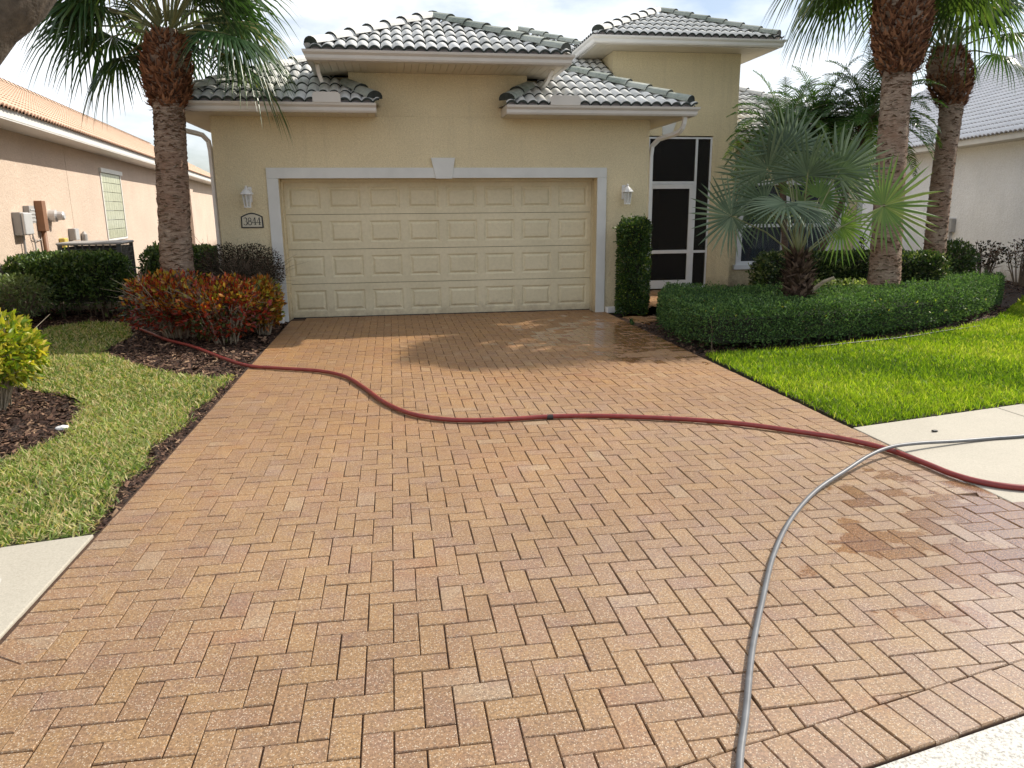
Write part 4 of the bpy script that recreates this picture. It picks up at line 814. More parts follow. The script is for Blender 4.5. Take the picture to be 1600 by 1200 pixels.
# ------------------------------------------------------------------ neighbour houses
def frame_mat(P, d, out):   # local axes: s along d, n outward, z up
    return Matrix(((d[0], out[0], 0, P[0]), (d[1], out[1], 0, P[1]), (0, 0, 1, 0), (0, 0, 0, 1)))
LP, Ld, Ln = (-6.05, 1.12), (-0.1056, 0.9944), (0.9944, 0.1056); ML = frame_mat(LP, Ld, Ln)
RP, Rd, Rn = (13.77, 2.7), (0.1717, 0.9851), (-0.9851, 0.1717); MR = frame_mat(RP, Rd, Rn)
NL = thing('house', 'peach stucco house with terracotta tile roof, left of the driveway beyond the hedge', 'house')
w = MB(); w.box((-7, -0.25, -0.1), (4.33, 0, 3.0), ML); w.box((4.345, -0.25, -0.1), (6.95, 0, 3.0), ML); w.box((9.05, -0.25, -0.1), (36, 0, 3.0), ML); w.box((6.95, -0.25, -0.1), (9.05, 0, 0.95), ML); w.box((6.95, -0.25, 2.62), (9.05, 0, 3.0), ML); w.box((4.32, -0.25, -0.1), (4.35, -0.012, 3.0), ML)
w.box((-7, -9.5, -0.1), (-6.75, -0.26, 3.0), ML); w.obj('wall', m_peach, NL)
box('pilaster', (19.6, 0.001, 0), (20.4, 0.28, 2.55), m_peach, NL, M=ML)
fr = MB(); fr.box((6.97, -0.12, 0.97), (7.03, 0.02, 2.60), ML); fr.box((8.97, -0.12, 0.97), (9.03, 0.02, 2.60), ML); fr.box((7.03, -0.12, 0.97), (8.97, 0.02, 1.02), ML); fr.box((6.9, -0.05, 2.60), (9.1, 0.06, 2.70), ML)
WN = fr.obj('window', m_gutterw, NL)
for i in range(8):
    for j in range(7):
        a = 7.035+i*0.2418; z = 1.025+j*0.2245; box('glass_block', (a+0.006, -0.09, z+0.006), (a+0.236, 0.0+0.004, z+0.2185), m_gblock, WN, M=ML)
LR = thing('roof', None, None); LR.parent = NL
LPI = 0.53; er = Vector((Ld[0], Ld[1], 0)); outL = Vector((Ln[0], Ln[1], 0)); PL0 = Vector((LP[0], LP[1], 0))
A = PL0-er*7+outL*0.55+Vector((0, 0, 3.16))
build_roof('roof', LR, [(A, er, -outL, 43, 14, LPI, [])], [m_tilep, m_tilepd], [m_tilep, m_tilepd], 300, [(A-outL*4.4+Vector((0, 0, 4.4*LPI)), A-outL*4.4+Vector((0, 0, 4.4*LPI))+er*43, m_tilep, False)], w=0.30)
d = MB(); z = Vector((0, 0, 1)); d.add([A-z*0.02, A+er*43-z*0.02, A+er*43-outL*4.4+z*(4.4*LPI-0.02), A-outL*4.4+z*(4.4*LPI-0.02), A-outL*8.8-z*0.02, A+er*43-outL*8.8-z*0.02], [(0, 1, 2, 3), (3, 2, 5, 4), (0, 3, 4), (1, 5, 2)]); d.obj('roof_deck', m_deck, LR)
box('soffit', (-7, 0.002, 3.001), (36, 0.54, 3.02), m_gutterw, LR, M=ML); box('fascia', (-7, 0.52, 3.021), (36, 0.545, 3.17), m_gutterw, LR, M=ML)
gutter([PL0+er*36+outL*0.548+z*3.15, PL0-er*7+outL*0.548+z*3.15], m_gutterw, LR)
NR = thing('house', 'white stucco house with pale tile roof, right of the palms', 'house')
w = MB(); w.box((-9, -0.25, -0.1), (3.32, 0, 3.03), MR); w.box((3.335, -0.25, -0.1), (22, 0, 3.03), MR); w.box((3.31, -0.25, -0.1), (3.34, -0.012, 3.03), MR); w.box((-9, -9.5, -0.1), (-8.75, -0.26, 3.03), MR); w.obj('wall', m_white, NR)
RR = thing('roof', None, None); RR.parent = NR
er = Vector((Rd[0], Rd[1], 0)); outR = Vector((Rn[0], Rn[1], 0)); PR0 = Vector((RP[0], RP[1], 0)); A = PR0+er*22+outR*0.55+z*3.16
build_roof('roof', RR, [(A, -er, -outR, 31, 25, 0.50, [(A, (Vector((0, 0, 0))-er-outR*-1*1).normalized())])], [m_tilew, m_tilewd], [m_tilew, m_tilewd], 300, [(A, A-er*7.8-outR*7.8+z*3.9, m_tilew, True)], w=0.31)
d = MB(); d.add([A-z*0.02, A-er*31-z*0.02, A-er*31-outR*8+z*3.98, A-er*8-outR*8+z*3.98, A-outR*16-z*0.02], [(1, 0, 3, 2), (0, 4, 3)]); d.obj('roof_deck', m_deck, RR)
gutter([PR0-er*9+outR*0.548+z*3.15, PR0+er*22+outR*0.548+z*3.15][::1], m_gutter, RR)
g2 = bpy.data.objects.get('gutter')
box('soffit', (-9, 0.002, 3.031), (22, 0.54, 3.045), m_gutter, RR, M=MR); box('fascia', (-9, 0.52, 3.046), (22, 0.545, 3.17), m_gutter, RR, M=MR)

# things on the neighbours' walls
def wallthing(name, label, cat, M, s_, n_, zz, group=None):
    o = thing(name, label, cat, group); p = M @ Vector((s_, n_, zz)); o.matrix_world = Matrix.Translation(p) @ M.to_3x3().to_4x4() if False else Matrix(((M[0][0], M[0][1], 0, p.x), (M[1][0], M[1][1], 0, p.y), (0, 0, 1, p.z), (0, 0, 0, 1))); return o
o = wallthing('telephone_box', 'larger pale grey utility box, leftmost on the peach wall', 'utility box', ML, 1.12, 0, 1.48)
box('box_body', (-0.2, 0.001, -0.19), (0.2, 0.13, 0.19), m_grey, o, bevel=0.01); box('lid', (-0.19, 0.131, -0.18), (0.2, 0.18, 0.18), m_greyl, o, bevel=0.015); MB().tube([(0.05, 0.05, -0.19), (0.06, 0.04, -0.6), (0.1, 0.03, -1.5)], 0.02, 8).obj('conduit', m_grey, o)
o = wallthing('cable_box', 'small narrow grey utility box left of the brown riser on the peach wall', 'utility box', ML, 1.62, 0, 1.63)
box('box_body', (-0.13, 0.001, -0.15), (0.13, 0.10, 0.15), m_grey, o, bevel=0.01)
for k in range(4): box('vent_rib', (-0.10, 0.101, -0.11+k*0.06), (0.10, 0.112, -0.085+k*0.06), m_greyl, o)
MB().tube([(0.0, 0.04, -0.15), (0.05, 0.05, -0.3), (0.02, 0.03, -0.42), (0.3, 0.03, -0.46), (0.5, 0.03, -0.44)], 0.008, 6).obj('cable', m_grey, o); MB().tube([(-0.05, 0.04, -0.15), (0.1, 0.04, -0.5), (0.12, 0.03, -1.6)], 0.014, 6).obj('conduit', m_grey, o)
o = wallthing('meter_riser', 'tall brown metal riser box and pipe on the peach wall', 'riser', ML, 2.18, 0, 1.6)
box('riser_box', (-0.10, 0.001, -0.27), (0.10, 0.13, 0.27), m_brownp, o, bevel=0.008); MB().tube([(0.0, 0.065, -0.271), (0.02, 0.065, -1.6)], 0.045, 10).obj('pipe', m_brownp, o, smooth=True)
o = wallthing('electric_meter', 'round silver electric meter right of the brown riser on the peach wall', 'meter', ML, 2.85, 0, 1.6)
MB().tube([(0, 0, 0), (0, 0.12, 0)], 0.115, 16).obj('meter_base', m_greyl, o); MB().tube([(0, 0.12, 0), (0, 0.15, 0), (0, 0.24, 0), (0, 0.26, 0)], [0.10, 0.085, 0.08, 0.06], 16).obj('glass_dome', m_greyl, o)
o = wallthing('disconnect_box', 'small yellow box low on the peach wall above the hedge', 'box', ML, 3.3, 0, 1.06); box('box_body', (-0.12, 0.001, -0.11), (0.12, 0.11, 0.11), m_yel, o, bevel=0.02)
o = wallthing('switch_box', 'grey switch box on the peach wall just behind the air conditioner', 'box', ML, 4.0, 0, 1.22); box('box_body', (-0.14, 0.001, -0.12), (0.14, 0.12, 0.12), m_grey, o, bevel=0.01); box('lid', (-0.13, 0.121, -0.11), (0.13, 0.135, 0.11), m_greyl, o)
o = wallthing('vent_pipe', 'short dark capped pipe on the peach wall above the air conditioner', 'pipe', ML, 4.75, 0, 1.12); MB().tube([(0, 0.06, -0.06), (0, 0.06, 0.08), (0, 0.06, 0.14)], [0.06, 0.06, 0.02], 10).obj('cap', m_grey, o)
o = wallthing('electrical_box', 'grey electrical box with conduit on the white stucco wall', 'box', MR, 3.05, 0, 1.15); box('box_body', (-0.14, 0.001, -0.17), (0.14, 0.12, 0.17), m_grey, o, bevel=0.01); MB().tube([(0.0, 0.05, -0.17), (0.0, 0.05, -1.2)], 0.022, 8).obj('conduit', m_grey, o); MB().tube([(0.10, 0.03, -0.1), (0.22, 0.03, -0.12), (0.24, 0.03, 0.6), (0.24, 0.03, 1.8)], 0.010, 6).obj('cable', m_greyl, o)
# air conditioner
AC = thing('air_conditioner', 'dark grey outdoor air conditioning unit between the left hedge and the peach wall', 'air conditioner', None, (-5.22, 2.95, 0), math.radians(6))
box('base_pad', (-0.6, -0.6, -0.03), (0.6, 0.6, 0.10), m_conc, AC); box('coil', (-0.44, -0.44, 0.10), (0.44, 0.44, 1.06), m_black, AC)
fr = MB()
for sx in (-1, 1):
    for sy in (-1, 1): fr.box((sx*0.47-0.03, sy*0.47-0.03, 0.1), (sx*0.47+0.03, sy*0.47+0.03, 1.10))
fr.box((-0.5, -0.5, 0.1005), (0.5, 0.5, 0.16)); fr.obj('frame', m_ac, AC)
box('top_cover', (-0.52, -0.52, 1.10), (0.52, 0.52, 1.145), m_grey, AC, bevel=0.02)
gr = MB()
for k in range(11):
    z_ = 0.2+k*0.082
    gr.box((-0.44, -0.49, z_), (0.44, -0.465, z_+0.014)); gr.box((0.465, -0.44, z_), (0.49, 0.44, z_+0.014))
for k in range(9):
    a = -0.44+k*0.11; gr.box((a-0.012, -0.497, 0.16), (a+0.012, -0.491, 1.10)); gr.box((0.491, a-0.012, 0.16), (0.497, a+0.012, 1.10))
gr.obj('louvre_grille', m_ac, AC); box('badge', (0.28, -0.505, 0.90), (0.36, -0.498, 0.98), m_greyl, AC)

# ------------------------------------------------------------------ hoses
def catmull(P, n=8):
    P = [Vector(p) for p in P]; P = [P[0]*2-P[1]]+P+[P[-1]*2-P[-2]]; o = []
    for i in range(1, len(P)-2):
        for k in range(n):
            t = k/n; a, b_, c_, d_ = P[i-1:i+3]; o.append(0.5*((2*b_)+(c_-a)*t+(2*a-5*b_+4*c_-d_)*t*t+(3*b_-a-3*c_+d_)*t**3))
    o.append(P[-2]); return o
red = [(-3.55, -0.55), (-3.32, -0.91), (-2.874, -1.624), (-2.438, -2.177), (-1.869, -3.05), (-1.517, -3.524), (-1.158, -3.72), (-0.738, -3.941), (-0.457, -4.272), (-0.25, -4.808), (-0.067, -5.37), (0.145, -5.786), (0.393, -6.006), (0.64, -6.09), (0.945, -6.111), (1.261, -6.096), (1.619, -6.145), (1.96, -6.248), (2.331, -6.393), (2.669, -6.582), (2.957, -6.824), (3.20, -7.063), (3.35, -7.32), (3.41, -7.62), (3.44, -7.86), (3.53, -8.03), (3.72, -8.15), (4.2, -8.3), (5.2, -8.4)]
rp = catmull([(x, y, 0.019 if i > 3 else 0.03) for i, (x, y) in enumerate(red)], 6)
RH = thing('hose', 'thick dark red hose curving across the whole driveway', 'hose')
MB().tube([(p.x, p.y, p.z+0.004) for p in rp], 0.0185, 12).obj('hose_tube', m_hr, RH, smooth=True)
k = min(range(len(rp)), key=lambda i: (rp[i]-Vector((1.27, -6.1, 0.02))).length); a = rp[k]; u = (rp[k+1]-rp[k]).normalized()
MB().tube([a-u*0.03, a-u*0.028, a+u*0.020, a+u*0.022], [0.018, 0.023, 0.023, 0.018], 10).obj('coupling', m_black, RH)
grey = [(0.60, -10.95, 0.012), (0.78, -10.5, 0.012), (0.92, -10.18, 0.012), (1.03, -9.938, 0.013), (1.155, -9.724, 0.013), (1.345, -9.389, 0.013), (1.565, -9.044, 0.013), (1.82, -8.661, 0.014), (2.115, -8.293, 0.016), (2.46, -7.957, 0.024), (2.80, -7.72, 0.042), (3.08, -7.54, 0.062), (3.32, -7.42, 0.068), (3.60, -7.33, 0.050), (3.95, -7.27, 0.026), (4.25, -7.235, 0.018), (4.6, -7.22, 0.018), (5.6, -7.1, 0.018)]
gp = catmull(grey, 7); GH = thing('hose', 'thin grey hose arching over the red hose on the right of the driveway', 'hose')
MB().tube(gp, 0.0125, 12).obj('hose_tube', m_hg, GH, smooth=True)
dp = catmull([(4.7, -3.80, 0.02), (5.1, -3.68, 0.025), (5.8, -3.52, 0.03), (6.5, -3.33, 0.03), (7.2, -3.02, 0.025), (7.9, -2.75, 0.02), (8.3, -2.5, 0.0)], 5)
tag(MB().tube(dp, 0.009, 8).obj('drip_hose', m_black, None, smooth=True), 'thin dark irrigation tube lying along the foot of the crescent hedge', 'tube')
# white stone, little weed, twig on the sidewalk
bm = bmesh.new(); bmesh.ops.create_icosphere(bm, subdivisions=2, radius=0.05)
for v in bm.verts: v.co = Vector((v.co.x*1.05, v.co.y*0.6, v.co.z*0.45))*(1+0.18*math.sin(v.co.x*60)+0.1*math.sin(v.co.y*90))
me = bpy.data.meshes.new('stone'); bm.to_mesh(me); bm.free(); me.materials.append(m_stone); o = bpy.data.objects.new('stone', me); COL.objects.link(o); o.location = (-2.57, -5.63, 0.0); tag(o, 'small white stone on the mulch edge in front of the yellow shrub', 'stone')
tag(MB().box((-0.02, -0.012, 0), (0.02, 0.012, 0.012)).obj('leaf_scrap', m_black, None, bevel=0.004), 'tiny dark scrap of leaf lying on the right sidewalk', 'leaf').location = (4.0, -6.98, 0.006)

# ------------------------------------------------------------------ shrubs and hedges
def polyhedge(name, label, cat, poly, h, n, size, mat, core_mat, aspect=0.5, jit=0.8, z0=0.0, shell=0.12, round_=0.14, stems=True, group=None, bottom=0.0, core=True, rbias=None, wobs=2.2, coreins=0.13):
    T = thing(name, label, cat, group); C = []; N = []; tot = 0; per = np.array(poly)
    cen = per.mean(0)
    while tot < n:
        P = sample_poly(poly, n*2); z = RNG.random(len(P))*h; d, nn = dpoly(P, poly); W3 = np.concatenate([P, z[:, None]], 1)
        wv = wob(W3, 5.0)*0.055+wob(W3*np.array([1, 1, 0.5]), 21.0, 2.0)*0.05+wob(W3, 43.0, 1.0)*0.025; top = h-round_*np.clip(1-d/round_, 0, 1)**2+wv*0.9-0.02
        ds = d+wv*0.8+0.02; dt = top-z; dm = np.minimum(ds, dt); p = np.where(dm < 0, 0, np.exp(-np.maximum(dm, 0)/shell*1.6)); low = z < bottom; p = np.where(low, p*(0.35*(z/max(bottom, 1e-3))), p)
        k = RNG.random(len(P)) < p; P = P[k]; z = z[k]; nn = nn[k]; ds = ds[k]; dt = dt[k]
        wt = np.clip(ds/(ds+dt+1e-6), 0, 1); nr = np.concatenate([nn*(1-wt[:, None]), wt[:, None]], 1); C.append(np.concatenate([P, z[:, None]+z0], 1)); N.append(nr); tot += len(P)
        if len(C) > 60: break
    C = np.concatenate(C)[:n]; N = np.concatenate(N)[:n]; r = RNG.random(len(C))
    if rbias is not None: r = rbias(C, r)
    ns_ = max(30, n//260); ii = RNG.integers(0, len(C), ns_*3); ii = ii[(C[ii, 2] > z0+h*0.55)][:ns_]; st = C[ii]; dv = unit(N[ii]+np.array([0, 0, 0.6])+RNG.normal(size=(len(ii), 3))*0.35); ex = []
    for q in range(7): ex.append(st+dv*(0.012+q*0.010*(0.5+RNG.random((len(ii), 1)))))
    V, F, R = leaves(np.concatenate([C]+ex), np.concatenate([N]+[dv]*7), size, aspect, np.concatenate([r]+[np.clip(0.55+0.42*RNG.random(len(ii)), 0, 0.97)]*7), jit); npmesh('foliage', V, F, mat, T, R, 'stuff')
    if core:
        ins = inset([tuple(p) for p in (poly if area(poly) > 0 else poly[::-1])], coreins); MB().prism(ins, z0+max(bottom*0.8, 0.0)-0.01, z0+h-coreins*0.95).obj('shaded_core', core_mat, T)  # solid core added against see-through, inner shade painted into its colour
    if stems:
        sm = MB()
        for k in range(int(18+abs(area(poly))*8)):
            p = sample_poly(poly, 1)[0]; a = RNG.normal(size=2)*0.05
            if dpoly(np.array([p]), poly)[0][0] < 0.17: continue
            sm.tube([(p[0], p[1], z0-0.03), (p[0]+a[0]*.5, p[1]+a[1]*.5, z0+h*0.4), (p[0]+a[0]*1.6, p[1]+a[1]*1.6, z0+h*0.8)], [0.010, 0.008, 0.003], 5)
        tag(sm.obj('stems', m_wood, T), kind='stuff')
    return T
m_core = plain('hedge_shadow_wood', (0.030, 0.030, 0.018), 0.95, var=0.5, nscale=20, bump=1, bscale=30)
cres = [(4.12, -0.95), (3.66, -1.9), (3.56, -2.75), (3.52, -3.3), (3.66, -3.66), (4.2, -3.72), (4.9, -3.60), (5.7, -3.42), (6.4, -3.20), (7.1, -2.92), (7.8, -2.58), (8.5, -2.12), (9.2, -1.55), (9.9, -0.95), (10.3, -0.55), (9.95, -0.15), (9.3, -0.45), (8.6, -1.15), (7.8, -1.52), (7.0, -1.75), (6.2, -1.80), (5.4, -1.55), (4.7, -1.1)]
polyhedge('hedge', 'long low crescent hedge of small dark green leaves edging the right lawn', 'hedge', cres, 0.54, 110000, 0.029, m_hedge, m_core, 0.5, 0.9, bottom=0.10, coreins=0.20, round_=0.07)
rear = [(6.02, -0.35), (7.5, -0.62), (9.02, -0.85), (9.15, -0.1), (7.6, 0.15), (6.1, 0.30)]
polyhedge('hedge', 'clipped dark hedge with pale leaf tips below the front window, behind the fan palm', 'hedge', rear, 0.90, 24000, 0.05, m_leafw, m_core, 0.55, 0.8, bottom=0.2)
hA = [(-6.0, 1.15), (-4.55, 0.85), (-4.2, 1.15), (-4.3, 1.75), (-5.1, 2.1), (-5.95, 2.1)]
polyhedge('hedge', 'clipped green hedge in front of the air conditioner by the peach wall', 'hedge', hA, 1.0, 16000, 0.06, m_leafd, m_core, 0.5, 0.9, bottom=0.35, coreins=0.18)
hB = [(-4.35, 2.3), (-2.75, 1.65), (-2.6, 2.3), (-3.3, 3.2), (-4.3, 3.4)]
polyhedge('hedge', 'dark green hedge behind the left palm trunk, right of the air conditioner', 'hedge', hB, 1.04, 13000, 0.055, m_leafd, m_core, 0.5, 0.9, bottom=0.2, coreins=0.16)
colp = [(3.56+0.235+0.27*math.cos(a), -0.40+0.25*math.sin(a)) for a in [k*math.pi/5 for k in range(10)]]
def rcol(C, r): return np.clip(r*0.75+np.where(C[:, 2] > 1.28, 0.35*RNG.random(len(r)), 0), 0, 1)
polyhedge('column_shrub', 'narrow upright clipped shrub between the garage door and the screen door', 'shrub', colp, 1.50, 15000, 0.035, leafmat('column_shrub_leaf', [(0.0, (0.02, 0.05, 0.014)), (0.6, (0.045, 0.10, 0.022)), (0.85, (0.09, 0.15, 0.03)), (1.0, (0.28, 0.34, 0.05))], 0.3, 0.4), m_core, 0.55, 0.9, bottom=0.05, round_=0.08, coreins=0.12, stems=False)
fh = [(11.3, 8.0), (13.6, 8.2), (13.6, 9.2), (11.3, 9.0)]
polyhedge('hedge', 'small far hedge with yellow tips in the gap between the yellow and white houses', 'hedge', fh, 0.95, 5000, 0.08, m_leafw, m_core, 0.55, 0.8)
def blob(name, label, cat, cen, rad, n, size, mat, stem_mat, aspect=0.4, nst=14, base=None, group=None, rb=None, jit=0.9, shell=0.35, zmin=0.05, stem_r=0.009, clump=0.0, sub=3, upb=0.2):
    T = thing(name, label, cat, group); cen = np.array(cen, float); rad = np.array(rad, float); C = []; N = []; tot = 0
    if clump:
        ks = unit(RNG.normal(size=(int(clump), 3)))*(0.45+0.55*RNG.random((int(clump), 1))); 
    while tot < n:
        if clump: u = ks[RNG.integers(0, len(ks), n*2)]+RNG.normal(size=(n*2, 3))*0.17
        else: u = unit(RNG.normal(size=(n*2, 3)))*(RNG.random((n*2, 1))**shell)
        P = u*rad; wv = wob(P+cen, 7.0)*0.10+wob(P+cen, 19, 1.0)*0.06; k = (np.linalg.norm(u, axis=1) < 1.0+wv)
        P = P[k]+cen; u = u[k]; k = P[:, 2] > zmin; P = P[k]; u = u[k]; C.append(P); N.append(unit(u)); tot += len(P)
    C = np.concatenate(C)[:n]; N = np.concatenate(N)[:n]; r = RNG.random(len(C))
    if rb is not None: r = rb(C, r)
    V, F, R = leaves(C, N, size, aspect, r, jit, upb); npmesh('foliage', V, F, mat, T, R, 'stuff')
    sm = MB()
    for k in range(nst):
        a = RNG.random()*6.28; rr = 0.12+0.18*RNG.random(); b0 = Vector((cen[0]+math.cos(a)*rad[0]*rr, cen[1]+math.sin(a)*rad[1]*rr, -0.03)); tip = Vector((cen[0]+math.cos(a)*rad[0]*(0.5+0.4*RNG.random()), cen[1]+math.sin(a)*rad[1]*(0.5+0.4*RNG.random()), cen[2]+rad[2]*(0.1+0.6*RNG.random())))
        m = (b0+tip)/2+Vector((RNG.normal()*0.03, RNG.normal()*0.03, 0.03)); sm.tube([b0, m, tip], [stem_r, stem_r*0.8, stem_r*0.35], 5)
        for q in range(sub):
            t = 0.35+0.5*RNG.random(); s0 = b0.lerp(m, t*2) if t < .5 else m.lerp(tip, t*2-1); e_ = s0+Vector((RNG.normal()*rad[0]*0.3, RNG.normal()*rad[1]*0.3, abs(RNG.normal())*rad[2]*0.4)); sm.tube([s0, (s0+e_)/2+Vector((0, 0, 0.02)), e_], [stem_r*0.5, stem_r*0.4, stem_r*0.2], 4)
    tag(sm.obj('stems', stem_mat, T), kind='stuff'); return T
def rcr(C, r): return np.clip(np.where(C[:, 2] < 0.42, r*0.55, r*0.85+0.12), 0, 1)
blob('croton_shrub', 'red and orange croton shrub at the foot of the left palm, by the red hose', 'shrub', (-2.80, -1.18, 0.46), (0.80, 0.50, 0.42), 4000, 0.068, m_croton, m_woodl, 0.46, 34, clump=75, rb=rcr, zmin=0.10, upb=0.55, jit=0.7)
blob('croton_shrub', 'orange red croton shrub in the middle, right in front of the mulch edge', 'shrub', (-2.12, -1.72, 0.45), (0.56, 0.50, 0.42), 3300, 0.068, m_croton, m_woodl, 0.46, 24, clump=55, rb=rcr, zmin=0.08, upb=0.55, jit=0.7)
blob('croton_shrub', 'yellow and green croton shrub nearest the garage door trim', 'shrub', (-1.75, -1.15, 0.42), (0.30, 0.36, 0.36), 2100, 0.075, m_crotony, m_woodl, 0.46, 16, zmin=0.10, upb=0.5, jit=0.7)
T = blob('twiggy_shrub', 'dark twiggy brown shrub against the wall below the number plaque', 'shrub', (-2.10, -0.42, 0.82), (0.64, 0.36, 0.42), 11000, 0.028, m_twigleaf, m_wood, 0.5, 46, sub=26, zmin=0.25, stem_r=0.006, shell=0.5)
blob('yellow_shrub', 'yellow green leafy shrub with bare stems at the left edge of the picture', 'shrub', (-3.46, -4.80, 0.47), (0.46, 0.50, 0.37), 3400, 0.078, m_yellowleaf, m_woodl, 0.42, 44, zmin=0.22, upb=0.0, jit=0.8, clump=34, stem_r=0.008)
blob('open_shrub', 'thin pale green shrub with bare stems beside the peach wall, left of the clipped hedge', 'shrub', (-5.62, 0.55, 0.42), (0.55, 0.5, 0.36), 1900, 0.06, leafmat('pale_leaf', [(0.0, (0.07, 0.11, 0.04)), (1.0, (0.22, 0.28, 0.12))], 0.35), m_wood, 0.4, 26, zmin=0.15, sub=5, stem_r=0.008)
blob('bush', 'rounded dark green bush against the white wall, left of the two bare shrubs', 'shrub', (11.55, 2.3, 0.50), (0.52, 0.5, 0.45), 4500, 0.065, m_leafd, m_wood, 0.5, 18, zmin=0.06)
blob('bare_shrub', 'nearly bare branching shrub by the white wall, next to the dark bush', 'shrub', (12.35, 2.3, 0.66), (0.42, 0.4, 0.28), 330, 0.06, m_twigleaf, m_wood, 0.5, 18, zmin=0.2, sub=6, stem_r=0.014, group='bare shrubs along the white wall')
blob('bare_shrub', 'nearly bare branching shrub by the white wall at the right edge of the picture', 'shrub', (13.15, 2.2, 0.66), (0.42, 0.4, 0.30), 330, 0.06, m_twigleaf, m_wood, 0.5, 18, zmin=0.2, sub=6, stem_r=0.014, group='bare shrubs along the white wall')
blob('ground_plants', 'low pale variegated plants behind the crescent hedge, left of the bare shrubs', 'plants', (9.35, -0.35, 0.16), (0.95, 0.5, 0.22), 3800, 0.05, m_var, m_wood, 0.5, 12, zmin=0.0)
blob('ground_plants', 'low pale variegated plants at the foot of the rear hedge beside the tall palm trunk', 'plants', (7.1, -0.9, 0.32), (0.95, 0.22, 0.22), 2600, 0.05, m_var, m_wood, 0.5, 8, zmin=0.0)
# stray light leaves poking out of the crescent hedge
V, F, R = leaves(np.array([[3.9+0.75*k+RNG.normal()*0.2, -3.68+0.13*k+RNG.normal()*0.05, 0.28+RNG.random()*0.25] for k in range(8) for _ in range(5)]), np.tile([[0.1, -0.6, 0.5]], (40, 1)), 0.05, 0.35)
T = thing('weed', 'light green weed shoots poking out of the crescent hedge front', 'weed'); npmesh('foliage', V, F, m_yellowleaf, T, R, 'stuff')
V, F, R = leaves(np.array([[3.44, -1.5, 0.0]]*14)+RNG.normal(size=(14, 3))*0.015, np.tile([[0, 0, 1.0]], (14, 1)), 0.09, 0.25, jit=0.6)
T = thing('weed', 'small green weed growing between pavers at the hedge corner', 'weed'); npmesh('foliage', V, F, m_hedge, T, R, 'stuff')

# ------------------------------------------------------------------ palms
def palm_trunk(pts, rads, mat, parent, n=30, rings=150, rough=0.07):
    ph0 = random.random()*6
    cp = catmull(pts, 12); m = len(cp); vs = []; fs = []; K = rings
    def at(t):
        i = min(int(t*(m-1)), m-2); f_ = t*(m-1)-i; return cp[i].lerp(cp[i+1], f_)
    def rad(t):
        x = t*(len(rads)-1); i = min(int(x), len(rads)-2); return rads[i]*(1-(x-i))+rads[i+1]*(x-i)
    for i in range(K+1):
        t = i/K; p = at(t); r = rad(t)*(1+random.uniform(-0.012, 0.012)+0.015*math.sin(i*0.11+ph0)); ph = random.random()*6.28
        for k in range(n): a = 2*math.pi*k/n; rr = r*(1+rough*(random.random()**2-0.35)+0.012*math.sin(3*a+ph)); vs.append((p.x+rr*math.cos(a), p.y+rr*math.sin(a), p.z))
    for i in range(K):
        for k in range(n): fs.append((i*n+k, i*n+(k+1) % n, (i+1)*n+(k+1) % n, (i+1)*n+k))
    fs.append(tuple(K*n+k for k in range(n))); return MB().add(vs, fs).obj('trunk', mat, parent, smooth=True)
def boots(p0, p1, r0, rm, r1, n, parent, size=0.115, name='leaf_bases', mat=None):
    p0 = np.array(p0); p1 = np.array(p1); t = RNG.random(n); a = RNG.random(n)*6.283
    r = np.where(t < 0.5, r0+(rm-r0)*np.sin(t*math.pi), r1+(rm-r1)*np.sin(t*math.pi)); c_ = p0+(p1-p0)*t[:, None]; o = np.stack([np.cos(a), np.sin(a), np.zeros(n)], 1)
    base = c_+o*(r*0.86)[:, None]; tw = RNG.normal(size=n)*0.5; tang = np.stack([-np.sin(a), np.cos(a), np.zeros(n)], 1)
    d = unit(o*(0.35+0.3*RNG.random((n, 1)))+np.array([0, 0, 1.0])*(RNG.random((n, 1))*1.2-0.1)+tang*tw[:, None]); L = (size*(0.5+RNG.random(n)))[:, None]; wv = tang*0.15*L
    th = o*0.018
    V = np.stack([base-wv*1.2, base+wv*1.2, base+d*L*0.6+wv*0.7, base+d*L, base+d*L*0.6-wv*0.7, base+d*L*0.4+th*1.6], 1).reshape(-1, 3); k = np.arange(n)[:, None]*6
    F = np.concatenate([k+np.array(q) for q in ([0, 1, 5], [1, 2, 5], [2, 3, 5], [3, 4, 5], [4, 0, 5])], 0)
    return npmesh(name, V, F, mat or m_boot, parent, np.repeat(RNG.random(n), 6), 'stuff')
def scars(pts, rads, n, parent, t1, size=0.045):
    cp = catmull(pts, 12); m = len(cp); t = RNG.random(n)*t1; a = RNG.random(n)*6.283; ca = np.array([tuple(q) for q in cp]); c_ = np.stack([np.interp(t*(m-1), range(m), ca[:, q]) for q in range(3)], 1); x = t*(len(rads)-1); r = np.interp(x, range(len(rads)), rads)
    o = np.stack([np.cos(a), np.sin(a), np.zeros(n)], 1); tang = np.stack([-np.sin(a), np.cos(a), np.zeros(n)], 1); base = c_+o*(r*0.985)[:, None]; L = (size*(0.4+RNG.random(n)))[:, None]
    up = np.array([0, 0, 1.0]); tl = (RNG.normal(size=n)*0.25)[:, None]
    V = np.stack([base-tang*L*1.1-o*0.004, base+tang*L*1.1-o*0.004, base+tang*L*0.7+up*L*(0.35+tl)+o*L*0.22, base-tang*L*0.6+up*L*(0.3-tl)+o*L*0.30], 1).reshape(-1, 3); k = np.arange(n)[:, None]*4
    return npmesh('bark_flakes', V, np.concatenate([k+np.array([0, 1, 2]), k+np.array([0, 2, 3])], 0), m_flake, parent, np.repeat(np.clip(RNG.random(n)*0.7+0.45*(t/t1)**3, 0, 1), 4), 'stuff')
